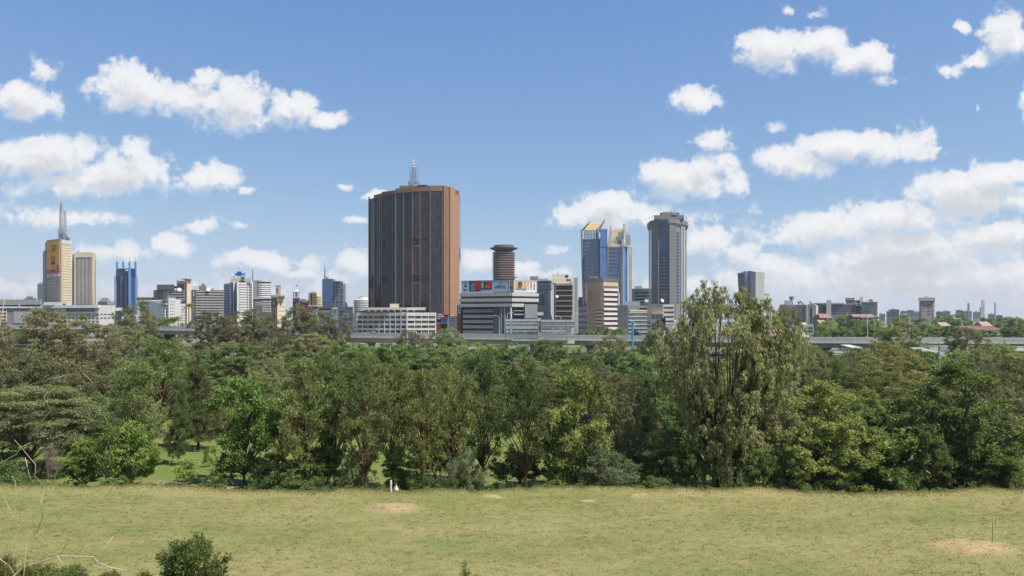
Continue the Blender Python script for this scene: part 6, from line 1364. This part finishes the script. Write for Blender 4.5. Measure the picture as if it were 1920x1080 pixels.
b = Bld('white_framed_block', 'narrow white framed block with tall grey window beside the dark complex', 'building', [(1514, 600), (1530.5, 596), (1534, 604)], 16, 572.5, 'offwhite', base=622)
b.part('white_frame', 'white', 0, [(1516, 1518.6, 574, 606), (1523.6, 1526, 574, 606), (1516, 1526, 573, 576)], -.2, .8); b.part('tall_window', 'glassslate', 0, [(1518.8, 1523.4, 576.4, 606)], -.2, .2); b.part('beige_strip', 'beige', 0, [(1526.4, 1529, 576, 606)], -.2, .3); b.block('roof', 1515, 1527, 570, 573, -.5, 12, 'midgrey'); dish(b, 1519.5, 567.5, 3, 1.4, 'darkgrey')
b = Bld('dark_complex', 'long dark grey office complex with wavy roof and two stair shafts', 'office block', [(1531.5, 780), (1613, 770), (1618, 776)], 30, 570, 'midgrey', base=606)
b.ribbons(0, 1534, 1549, 573, 590, 4, .5, 'glassslate'); b.ribbons(0, 1559, 1602, 571.5, 590, 4, .5, 'glassslate'); b.block('stair_shaft', 1549.5, 1558.5, 562.5, 606, -1.5, 8, 'grey'); b.block('stair_shaft', 1612, 1618.2, 556.8, 606, -1.5, 8, 'grey'); b.block('upper_hall', 1586, 1612, 562.8, 570.4, 6, 14, 'mauve'); b.block('upper_roof', 1584.5, 1602.5, 558.4, 562.9, 5, 16, 'midgrey'); b.part('roof_edge', 'white', 0, [(1603.6, 1611.6, 568.4, 570.2), (1603.6, 1611.6, 571.8, 573)], -.2, 1.2); b.ribbons(0, 1604, 1611.6, 574, 592, 4, .4, 'glassnavy'); b.part('brick_edge', 'brick', 0, [(1531, 1533, 570, 606)], -.2, .5)
mb = MB()
for p0, n in ((1537, 2), (1559, 4)):
    for k in range(n):
        c = p0+6.2*k+3.1; pts = []
        for q in range(9): t = math.pi*q/8; pts.append((X(c+3.1*math.cos(t), 772)-b.o.x, b.z(570.2)+1.6*math.sin(t)))
        s0 = len(mb.v); mb.v += [(x_, 3, z_) for x_, z_ in pts]+[(x_, 26, z_) for x_, z_ in pts]; mb.f += [(s0+q+1, s0+q, s0+9+q, s0+10+q) for q in range(8)]+[tuple(range(s0, s0+9))]
mb.build('wavy_roof', 'slategrey', b.root)
b = Bld('teal_glass_block', 'teal glass block with thin red roof line next to the dark complex', 'office block', [(1615, 745), (1644.5, 740), (1648, 748)], 22, 566, 'grey', base=606)
b.part('glass_wall', 'glasspale', 0, [(1616, 1644, 569, 590)], -.2, .15); b.part('glazing_bars', 'grey', 0, [(1618+k*3, 1618.4+k*3, 569, 590) for k in range(9)]+[(1616, 1644, 575, 575.4), (1616, 1644, 582, 582.4)], -.2, .3); b.part('roof', 'rust', 0, [(1614.6, 1645, 566, 567.6)], -1, .6); b.part('corner_pier', 'offwhite', 1, [(1645, 1647.6, 567, 606)], -.2, .4); b.block('roof_room', 1630, 1636.5, 561, 566.3, 4, 6, 'rust'); b.block('roof_room', 1624, 1630, 563, 564, 5, 4, 'grey')
b = Bld('mushroom_tower', 'lone grey tower block with wide overhanging flat top', 'tower', [(1723.5, 900), (1726.5, 880), (1750.5, 880), (1752.5, 896)], 20, 563, 'midgrey', base=606)
b.block('overhang', 1721.5, 1753.5, 557.4, 563.6, -2.5, 24, 'grey'); b.block('roof_edge', 1721.2, 1753.8, 557, 559, -2.8, 24.6, 'offwhite'); b.block('roof_box', 1733, 1739, 555.4, 557.2, 4, 6, 'midgrey'); [b.pole('antenna', p, 555, 557.2, 5, .15, 'darkgrey') for p in (1742, 1746)]
b.part('edge_strip', 'mauve', 1, [(1726.6, 1729.5, 564, 606), (1748, 1750.4, 564, 606)], -.2, .4); b.wins(1, 1738, 1745, 568, 592, 1, 4, .8, .22, 'black', .2); b.wins(1, 1728.8, 1731.5, 566, 586, 1, 4, .8, .3, 'glassdark', .45)

# roofs and small houses on the right
def gable(name, label, p0, p1, yr, ye, D, depth, m, wall='cream', base=640, hip=.2):
    x0, x1 = X(p0, D), X(p1, D); cx = (x0+x1)/2; zb = ground(cx, D)-.3; w = (x1-x0)/2; ze = Z(ye, D)-zb; zr = Z(yr, D)-zb
    root = empty(name, (cx, D, zb), label, 'house')
    MB().box(-w*.96, w*.96, .6, depth-.6, 0, ze).build('wall', wall, root)
    mb = MB(); mb.v = [(-w, 0, ze), (w, 0, ze), (w, depth, ze), (-w, depth, ze), (-w*(1-hip), depth/2, zr), (w*(1-hip), depth/2, zr)]; mb.f = [(0, 1, 5, 4), (1, 2, 5), (2, 3, 4, 5), (3, 0, 4), (3, 2, 1, 0)]
    mb.build('roof', m, root)
    n = max(2, int(w/2))
    for k in range(n): MB().box(-w*.8+1.6*w*k/n, -w*.8+1.6*w*k/n+w*.7/n, .5, .7, max(.3, ze-2.2), ze-.8).build('window', 'glassdark', root)
    return root
gable('tiled_house', 'house with long terracotta tiled roof at the right below the masts', 1804, 1884, 611, 619, 420, 16, 'rooftile', 'cream', hip=.25)
gable('tiled_house', 'small house with tan tiled roof right of the mushroom tower', 1765, 1784, 604, 611, 430, 10, 'tanroof', hip=.1)
gable('tiled_house', 'house with pale tan tiled gable above the long terracotta roof', 1842, 1862, 603, 611, 450, 10, 'tanroof', hip=.1)
gable('tiled_house', 'dull brown roofed house below the dark complex', 1538, 1562, 588, 596, 520, 14, 'rust', 'olivegrey', hip=.3)
gable('tiled_house', 'long brown roofed house below the teal glass block', 1600, 1644, 589, 594, 530, 12, 'rust', 'olivegrey', hip=.1)
gable('tiled_house', 'pinkish roofed house under the white framed block', 1536, 1552, 600, 605, 480, 10, 'tanroof', 'olivegrey', hip=.2)
gable('park_pavilion', 'small park pavilion with orange tiled roof among the left trees', 182, 203, 666, 677, 205, 6, 'rooftile', 'white', hip=.15)
gable('park_pavilion', 'tiny orange roofed hut at the far left edge', -8, 6, 675, 684, 200, 5, 'rooftile', 'white', hip=.15)
gable('park_pavilion', 'low orange roofed hut behind the dark green parasol tree', 510, 527, 668, 674, 215, 5, 'rooftile', 'white', hip=.15)
D = 330; x0 = X(1488, D); x1 = X(1518, D); zb = ground(x0, D)-.3
root = empty('tent_hall', ((x0+x1)/2, D, zb), 'white peaked tent roof right behind the slim eucalyptus', 'tent'); w = (x1-x0)/2
mb = MB(); z0 = Z(632, D)-zb; mb.v = [(-w, 0, z0), (w, 0, z0), (w, 9, z0), (-w, 9, z0), (-w*.1, 4, Z(617, D)-zb), (w*.5, 4, Z(620, D)-zb)]; mb.f = [(0, 1, 5, 4), (1, 2, 5), (2, 3, 4, 5), (3, 0, 4), (3, 2, 1, 0)]; mb.build('roof', 'white', root)
for px in (-.9, -.3, .3, .9): MB().tube([(w*px, .4, 0), (w*px, .4, z0)], .15, 6).build('post', 'steel', root)
MB().box(-w*.9, w*.9, 1, 8, 0, z0-.5).build('wall', 'slategrey', root)
D = 345; x0 = X(1440, D); x1 = X(1480, D); zb = ground(x0, D)-.3
root = empty('striped_awning', ((x0+x1)/2, D, zb), 'orange and white striped roof glimpsed through the slim eucalyptus', 'awning'); w = (x1-x0)/2
for k in range(10): 
    xa = -w+2*w*k/10; MB().hexa([(xa, 0, Z(634, D)-zb), (xa+w*.2, 0, Z(634, D)-zb), (xa+w*.2, .3, Z(634, D)-zb), (xa, .3, Z(634, D)-zb), (xa, 6, Z(618, D)-zb), (xa+w*.2, 6, Z(618, D)-zb), (xa+w*.2, 6.3, Z(618, D)-zb), (xa, 6.3, Z(618, D)-zb)]).build('stripe_panel', 'redpaint' if k % 2 else 'offwhite', root)
for px in (-.95, 0, .95): MB().tube([(w*px, 6.6, 0), (w*px, 6.6, Z(620, D)-zb)], .2, 6).build('post', 'steel', root)
b = Bld('low_white_hall', 'low white hall with parapet terraces behind the white tent', 'building', [(1484, 420), (1526, 416)], 12, 609, 'offwhite', base=640); b.ribbons(0, 1486, 1524, 612, 624, 2, .45, 'glassdark'); b.block('roof_room', 1496, 1512, 604.5, 609.3, 3, 6, 'white')

# far skyline, right
rnd = random.Random(21)
FARB = [(1662,1672,583.5,'slategrey','glassslate'),(1666,1686,580,'glasspale','glassslate'),(1688,1700,583,'offwhite','glassslate'),(1700,1714,581.5,'paleconcrete','glassslate'),(1714,1724,584,'white','glassslate'),(1755,1768,584,'slategrey','glassdark'),(1768,1782,583,'offwhite','glassslate'),(1792,1806,581.5,'slategrey','glassdark'),(1806,1822,583,'paleconcrete','glassslate'),(1824,1838,584.5,'white','glassslate'),(1852,1866,588.5,'offwhite','glassslate'),(1868,1880,591,'slategrey','glassdark'),(1884,1898,594,'white','glassslate'),(1900,1916,596,'paleconcrete','glassslate'),(1642,1660,588,'offwhite','glassslate')]
DESC = ['first left of','teal glass','white','pale stone','bright white']
for k, (p0, p1, yt, m, g) in enumerate(FARB):
    D = 1500 + 60*(k % 5)
    w = ['grey','teal','white','pale','small white','grey','white','dark grey','pale','small white','white','grey','white','pale','pale'][k]
    where = ['far off left of the mushroom tower, first of the row','far off left of the mushroom tower, beside a grey one','far off midway between teal block and mushroom tower','far off just short of the mushroom tower','touching the left side of the mushroom tower','touching the right side of the mushroom tower','second right of the mushroom tower','left of the telephone masts','behind the first telephone mast','between the first and second telephone masts','between the second and third telephone masts','right of the third telephone mast','near the right edge on the skyline','last at the right edge on the skyline','right beside the teal glass block'][k]
    b = Bld('distant_block', f'{w} distant block {where}', 'building', [(p0, D), (p1, D-10)], 30, yt, m, 'distant blocks on the right skyline', base=604)
    b.ribbons(0, p0+.5, p1-.5, yt+1.5, min(600, yt+12), 4, .45, g, .3); b.block('roof_room', p0+(p1-p0)*.3, p0+(p1-p0)*.6, yt-1.4, yt+.2, 5, 10, 'grey')
for px, yt, yb, w, lab in ((1816, 568, 592, 1.6, 'short telephone mast with round collar, first of three'), (1843.5, 563, 594, 2.6, 'thick pale telephone mast, tallest of the three'), (1866, 567, 592, 1.5, 'thin plain telephone mast, third of three'), (1838.5, 576, 592, 1.2, 'short dark pole left of the tallest telephone mast')):
    D = 1250; x = X(px, D); zb = ground(x, D)
    root = empty('telephone_mast', (x, D, zb), lab, 'mast', 'telephone masts'); lattice(0, 0, 0, Z(yt, D)-zb, w*1.2, w*.8, 12, .28).build('lattice', 'slategrey', root)
    zt = Z(yt, D)-zb
    for k in range(3): MB().box(-w*.9, w*.9, -w*.7, w*.7, zt-3-4*k, zt-.8-4*k).build('antenna_panels', 'offwhite' if px > 1840 else 'midgrey', root)

# ---------------------------------------------------------------- elevated road
PATH = [(-420, 607, 415), (-200, 608, 402), (200, 610.5, 388), (420, 614, 368), (640, 624.5, 335), (1000, 628.5, 310), (1300, 632, 298), (1600, 634, 288), (1920, 634.8, 282), (2300, 635.5, 278)]
PW = [Vector((X(p, d), d, Z(y, d))) for p, y, d in PATH]
def at_px(px):
    for a, b_ in zip(PATH[:-1], PATH[1:]):
        if a[0] <= px <= b_[0]:
            t = (px-a[0])/(b_[0]-a[0]); d = 1/((1-t)/a[2] + t/b_[2]); y = a[1]+(b_[1]-a[1])*t
            return Vector((X(px, d), d, Z(y, d)))
def make_flyover():
    o = Vector((0, 305, ground(0, 305)))
    root = empty('elevated_road', o, 'long grey elevated road on piers crossing in front of the city', 'elevated road')
    nrm = []
    for i in range(len(PW)):
        d = (PW[min(i+1, len(PW)-1)]-PW[max(i-1, 0)]); d.z = 0; d.normalize(); nrm.append(Vector((-d.y, d.x, 0)))
    def sweep(name, sec, m):
        mb = MB(); n = len(sec)
        for p, q in zip(PW, nrm):
            for of, z in sec: v = p + q*of + Vector((0, 0, z)) - o; mb.v.append(tuple(v))
        for i in range(len(PW)-1):
            for k in range(n): k2 = (k+1) % n; mb.f.append((i*n+k, (i+1)*n+k, (i+1)*n+k2, i*n+k2))
        return mb.build(name, m, root)
    sweep('parapet', [(0, -1.1), (0, 0), (.35, 0), (.35, -1.1)], 'concrete')
    sweep('parapet', [(17, -1.1), (17, 0), (17.35, 0), (17.35, -1.1)], 'paleconcrete')
    sweep('edge_beam', [(-.35, -2.05), (-.35, -1.55), (17.7, -1.55), (17.7, -2.05)], 'paleconcrete')
    sweep('fascia', [(-.05, -1.55), (-.05, -1.1), (17.4, -1.1), (17.4, -1.55)], 'concrete')
    sweep('girder', [(2.6, -4.0), (1.8, -2.05), (15.6, -2.05), (14.8, -4.0)], 'concrete')
    sweep('road_deck', [(.36, -1.095), (.36, -1.05), (16.98, -1.05), (16.98, -1.095)], 'asphalt')
    for px in (-150, 60, 250, 430, 560, 690, 800, 905, 1000, 1110, 1210, 1320, 1440, 1560, 1680, 1790, 1900, 2020):
        p = at_px(px); zg = ground(p.x, p.y+8)-.3-o.z; c = p - o
        mb = MB().box(c.x-1.2, c.x+1.2, c.y+6.6, c.y+10.4, zg, c.z-5.2)
        mb.hexa([(c.x-1.2, c.y+6, c.z-5.2), (c.x+1.2, c.y+6, c.z-5.2), (c.x+1.2, c.y+11, c.z-5.2), (c.x-1.2, c.y+11, c.z-5.2), (c.x-1.5, c.y+3, c.z-4.02), (c.x+1.5, c.y+3, c.z-4.02), (c.x+1.5, c.y+14, c.z-4.02), (c.x-1.5, c.y+14, c.z-4.02)])
        mb.build('pier', 'concrete', root)
make_flyover()
# road at ground level below it
mb = MB(); mb.v = [tuple(Vector((p.x, p.y-12, ground(p.x, p.y-12)+.06))) for p in PW]+[tuple(Vector((p.x, p.y+34, ground(p.x, p.y+34)+.12))) for p in PW]
mb.f = [(i, i+1, len(PW)+i+1, len(PW)+i) for i in range(len(PW)-1)]
tag(mb.build('road', 'asphalt'), 'ground level road running beneath the elevated road', None, None, 'structure')

# street lamps
def lamp_proto():
    r = empty('street_lamp', (0, 0, 0), 'x', 'street lamp', 'street lamps along the elevated road')
    MB().tube([(0, 0, 0), (0, 0, 8.6)], [.13, .09], 6).build('pole', 'whitesteel', r)
    MB().tube([(0, 0, 8.5), (-.15, 0, 9.3), (-.7, 0, 9.8), (-1.7, 0, 9.9)], [.08, .07, .06, .05], 5).build('arm', 'whitesteel', r)
    MB().hexa([(-2.6, -.18, 9.8), (-1.6, -.14, 9.8), (-1.6, .14, 9.8), (-2.6, .18, 9.8), (-2.5, -.12, 10.0), (-1.6, -.1, 10.0), (-1.6, .1, 10.0), (-2.5, .12, 10.0)]).build('lamp_head', 'offwhite', r)
    return r
LAMPS = [(543, 'before the tree right of the clock tower'), (594, 'second right of the clock tower'), (936, 'with its head before the dark core of the car park'), (951, 'before the right part of the car park'), (1052, 'rising before the brown windows, left one'), (1072, 'rising before the brown windows, right one'),
         (1627, 'before the bright green row below the teal block'), (1706, 'left of the mushroom tower on the elevated road'), (840, 'right of the white office block, before the brown shafts'), (764, 'before the white office block')]
proto = None
for k, (px, lab) in enumerate(LAMPS):
    p = at_px(px) + Vector((0, .18, -1.0)); lab = 'pale street lamp ' + lab
    if proto is None: proto = lamp_proto(); proto.location = p; proto['label'] = lab
    else: copy_tree(proto, p, math.pi if k in (3, 5, 8) else 0, (1, 1, 1.05 if k % 2 else .92), lab)
copy_tree(proto, (X(1640, 380), 380, ground(X(1640, 380), 380)), 0, (1.6, 1.6, 1.62), 'tall street lamp with a white head in front of the right dark trees')
copy_tree(proto, (X(1804, 380), 380, ground(X(1804, 380), 380)), 0, (1.6, 1.6, 1.55), 'tall street lamp with a white head above the long tiled roof')

# cars on the elevated road (roofs and windows show above the parapet)
def car_proto(m):
    r = empty('car', (0, 0, 0), 'x', 'car', 'cars on the elevated road')
    MB().hexa([(-2.1, -.85, .3), (2.1, -.85, .3), (2.1, .85, .3), (-2.1, .85, .3), (-2.1, -.8, .95), (2.1, -.8, .85), (2.1, .8, .85), (-2.1, .8, .95)]).build('body', m, r)
    MB().hexa([(-1.7, -.78, .94), (1.1, -.78, .88), (1.1, .78, .88), (-1.7, .78, .94), (-1.3, -.62, 1.5), (.45, -.62, 1.5), (.45, .62, 1.5), (-1.3, .62, 1.5)]).build('cabin', 'glasscar', r)
    MB().hexa([(-1.3, -.64, 1.49), (.46, -.64, 1.49), (.46, .64, 1.49), (-1.3, .64, 1.49), (-1.2, -.58, 1.56), (.4, -.58, 1.56), (.4, .58, 1.56), (-1.2, .58, 1.56)]).build('roof', m, r)
    for x in (-1.35, 1.35):
        for y in (-.8, .8): MB().tube([(x, y-.1, .32), (x, y+.1, .32)], .32, 12).build('wheel', 'rubber', r)
    return r
CARS = [(815, 'cardark', 'small dark car before the right end of the white office block'), (822, 'carwhite', 'white car before the right end of the white office block'), (1733, 'carwhite', 'white car below the mushroom topped tower'), (1796, 'carwhite', 'white car at the foot of the airy grey tree on the right'), (435, 'carwhite', 'white van between the two airy olive trees at the left'), (452, 'cardark', 'dark car between the two airy olive trees at the left'), (700, 'carwhite', 'white car before the left part of the white office block')]
pr = {}
for k, (px, m, lab) in enumerate(CARS):
    p = at_px(px) + Vector((0, 3.2, -1.05)); q = at_px(px+10)-at_px(px); rz = math.atan2(q.y, q.x)
    if m not in pr: pr[m] = car_proto(m); r = pr[m]; r.location = p; r.rotation_euler = (0, 0, rz); r['label'] = lab
    else: copy_tree(pr[m], p, rz, (1.15, 1.1, 1.3) if 'van' in lab else (1, 1, 1), lab)
PARK = [(1750, 656, 240, 'carwhite', 'white car parked left of the grey bus shelter'), (1832, 691, 180, 'carwhite', 'silver white car parked behind the right pod tree'), (1840, 697, 172, 'cardark', 'dark car parked behind the right pod tree')]
for px, py, d, m, lab in PARK: 
    c = copy_tree(pr[m], (X(px, d), d, ground(X(px, d), d)), .4, (1, 1, 1), lab); c['group'] = 'parked cars behind the right trees'

# signs, masts and shelters near the road
def post(name, px, yt, yb, D, r, m, label, cat):
    x = X(px, D); zb = ground(x, D)-.2; root = empty(name, (x, D, zb), label, cat)
    MB().tube([(0, 0, 0), (0, 0, Z(yt, D)-zb)], [r, r*.8], 8).build('pole', m, root); return root, zb
root, zb = post('sign_mast', 1186, 604, 650, 285, .42, 'bluebright', 'bright blue mast before the pale blue glazed block', 'sign mast')
MB().box(-.9, .5, -.5, .5, Z(606, 285)-zb, Z(602.5, 285)-zb).build('bracket', 'bluebright', root); MB().box(.4, 2.2, -.15, .15, Z(611, 285)-zb, Z(609.6, 285)-zb).build('arm', 'bluebright', root); MB().box(-.7, .7, -.7, .7, 0, 1.2).build('base', 'steel', root)
root, zb = post('sign_mast', 509, 618, 650, 268, .25, 'green', 'green mast with a wide head left of the clock tower foot', 'sign mast')
mb = MB(); mb.v = [(-1.1, -.3, Z(616, 268)-zb), (1.1, -.3, Z(616, 268)-zb), (.3, -.3, Z(620.5, 268)-zb), (-.3, -.3, Z(620.5, 268)-zb), (-1.1, .3, Z(616, 268)-zb), (1.1, .3, Z(616, 268)-zb), (.3, .3, Z(620.5, 268)-zb), (-.3, .3, Z(620.5, 268)-zb)]
mb.f = [(0, 3, 2, 1), (4, 5, 6, 7), (0, 1, 5, 4), (1, 2, 6, 5), (2, 3, 7, 6), (3, 0, 4, 7)]; mb.build('head', 'green', root); MB().box(-.35, .35, -.35, .35, Z(640, 268)-zb, Z(629, 268)-zb).build('sleeve', 'green', root)
root, zb = post('lamp_mast', 531.5, 600, 640, 272, .22, 'whitesteel', 'tall white mast right in front of the clock tower', 'mast'); MB().box(-.5, .3, -.3, .3, Z(633, 272)-zb, Z(629, 272)-zb).build('junction_box', 'offwhite', root)
D = 262; x = X(775, D); zb = ground(x, D)-.2
root = empty('banner_board', (x, D, zb), 'tall blue and crimson banner board before the white office block', 'banner')
MB().box(-1.9, 1.0, -.1, .1, Z(642, D)-zb, Z(622.5, D)-zb).build('panel', 'teal', root); mb = MB(); mb.v = [(-.1, -.14, Z(622.6, D)-zb), (.95, -.14, Z(622.6, D)-zb), (.95, -.14, Z(634, D)-zb), (-.1, -.11, Z(622.6, D)-zb), (.95, -.11, Z(622.6, D)-zb), (.95, -.11, Z(634, D)-zb)]; mb.f = [(0, 2, 1), (3, 4, 5), (0, 1, 4, 3), (1, 2, 5, 4), (2, 0, 3, 5)]; mb.build('crimson_corner', 'crimson', root)
MB().tube([(1.1, 0, 0), (1.1, 0, Z(621.5, D)-zb)], .14, 6).build('post', 'whitesteel', root); MB().tube([(-2, 0, 0), (-2, 0, Z(622, D)-zb)], .12, 6).build('post', 'whitesteel', root); MB().box(-2, 1.1, -.12, .12, Z(622.4, D)-zb, Z(621.6, D)-zb).build('top_rail', 'whitesteel', root)
D = 270; x = X(617, D); zb = ground(x, D)-.2
root = empty('road_sign', (x, D, zb), 'small dark blue sign board on a white post left of the office block', 'sign'); MB().box(-.2, .9, -.08, .08, Z(624, D)-zb, Z(616, D)-zb).build('panel', 'bluepaint', root); MB().tube([(-.35, 0, 0), (-.35, 0, Z(615, D)-zb)], .13, 6).build('post', 'whitesteel', root)
root, zb = post('lamp_mast', 732, 651, 668, 190, .10, 'whitesteel', 'thin white pole among the green domes below the office block', 'pole'); MB().box(-.2, .2, -.2, .2, 0, .6).build('base', 'steel', root)
def shelter(label, p0, p1, yt, yb, D, m):
    x0, x1 = X(p0, D), X(p1, D); cx = (x0+x1)/2; zb = ground(cx, D)-.2; w = (x1-x0)/2
    root = empty('bus_shelter', (cx, D, zb), label, 'shelter')
    zt = Z(yt, D)-zb; ze = Z(yb, D)-zb
    mb = MB(); mb.hexa([(-w, 0, ze), (w, 0, ze), (w, 9, zt-.2), (-w*.7, 9, zt-.2), (-w, 0, ze+.25), (w, 0, ze+.25), (w, 9, zt), (-w*.7, 9, zt)]); mb.build('roof', m, root)
    MB().box(-w*.95, w*.95, .6, 1., 0, ze-.4).build('side_wall', 'darkgrey', root)
    for q in (-.96, 0, .96): MB().tube([(w*q, .3, 0), (w*q, .3, ze)], .14, 6).build('post', 'steel', root)
    return root, zb
shelter('grey roofed bus shelter behind the trees below the mushroom topped tower', 1731, 1761, 653.5, 661.5, 215, 'slategrey')
shelter('low grey shelter roof at the left of the fever coloured thorn tree', 1596, 1617, 648, 653, 240, 'paleconcrete')
root, zb = post('sign_mast', 1760.5, 643, 680, 214, .22, 'midgrey', 'dark post standing beside the right bus shelter', 'post'); MB().box(.3, 2.2, -.2, .2, Z(657, 214)-zb, Z(649, 214)-zb).build('panel', 'slategrey', root)
def hoard(label, p0, p1, yt, D, m, h=2.6):
    x0, x1 = X(p0, D), X(p1, D); zt = Z(yt, D); cx = (x0+x1)/2; zb = ground(cx, D)-.2
    root = empty('boundary_wall', (cx, D, zb), label, 'wall'); MB().box(x0-cx, x1-cx, 0, .3, 0, zt-zb).build('wall', m, root); MB().box(x0-cx-.1, x1-cx+.1, -.08, .38, zt-zb, zt-zb+.25).build('coping', 'white', root)
hoard('pale wall under the elevated road below the mushroom topped tower', 1720, 1840, 649.5, 262, 'paleconcrete')
hoard('white wall under the elevated road at the far right', 1888, 1960, 651, 262, 'white')

# marker post and bag on the lawn lip, golf flags
def lipz(px, D): return ground(X(px, D), D)
D = 74.4; x = X(733, D)
root = empty('marker_post', (x, D, lipz(733, D)-.1), 'short round white post standing on the lawn edge', 'post'); MB().tube([(0, 0, 0), (0, 0, .9)], .105, 10).build('shaft', 'offwhite', root); MB().tube([(0, 0, .85), (0, 0, 1.18)], .115, 10).build('collar', 'white', root); MB().lathe(0, 0, [(.115, 1.18), (.09, 1.24), (.02, 1.27)], 10).build('cap', 'cream', root)
D = 74.5; x = X(743, D)
mb = MB().lathe(0, 0, [(.12, 0), (.19, .1), (.18, .26), (.12, .4), (.06, .5), (.08, .6), (.03, .64)], 10)
mb.v = [(v[0]*(1+.25*math.sin(7*v[2]+3*v[1])), v[1], v[2]) for v in mb.v]
tag(mb.build('plastic_bag', 'white', None, True, (x, D, lipz(743, D)-.03)), 'crumpled white bag lying right of the white marker post', 'bag')
def flag(px, yb, D, h, label, m):
    x = X(px, D); root = empty('golf_flag', (x, D, ground(x, D)-.05), label, 'golf flag', 'golf flags')
    MB().tube([(0, 0, 0), (.10*h/2, 0, h)], [.022, .016], 6).build('pole', 'barkdark', root)
    mb = MB(); n = 6
    for q in range(n+1): t = q/n; mb.v += [(.10*h/2+.02+.30*t+.02*math.sin(6*t), .04*math.sin(5*t), h-.02-.06*t), (.10*h/2+.02+.34*t*.9, .04*math.sin(5*t+.6), h-.48-.05*t)]
    mb.f = [(2*q, 2*q+1, 2*q+3, 2*q+2) for q in range(n)]; mb.build('flag', m, root)
flag(1860, 1022, 57.6, 2.0, 'thin golf flag pole with pale yellow flag on the right bare mound', 'cream')
x = X(749, 70); root = empty('golf_flag', (x, 70, ground(x, 70)-.05), 'thin faint pole without a flag on the left bare mound', 'golf flag'); MB().tube([(0, 0, 0), (-.03, 0, 1.7)], [.012, .010], 5).build('pole', 'barkpale', root)
# cut branches and stones at the lip
def brush(px, D, w, label):
    rnd = random.Random(int(px)); mb = MB(); x = X(px, D)
    for k in range(70):
        a = rnd.uniform(0, 6.28); l = rnd.uniform(.4, 1.1)*w*.5; c = Vector((rnd.uniform(-.4, .4)*w, rnd.uniform(-.5, .5), rnd.uniform(.02, .7)*(1-.5*rnd.random())))
        d = Vector((math.cos(a), math.sin(a)*.6, rnd.uniform(-.25, .5)))*l
        mb.tube([c-d*.5, c+d*.1+Vector((0, 0, .06)), c+d*.5], [.03, .022, .012], 4, False)
    tag(mb.build('brush_pile', 'drytwig', None, False, (x, D, ground(x, D)-.1)), label, 'brush pile')
brush(312, 80.3, 2.6, 'pile of cut dry branches below the sunlit gap of lawn'); brush(425, 80.6, 2.0, 'smaller pile of dry branches under the vivid green tree')
brush(1712, 81, 2.0, 'dry brush in the gap between the two pod trees')
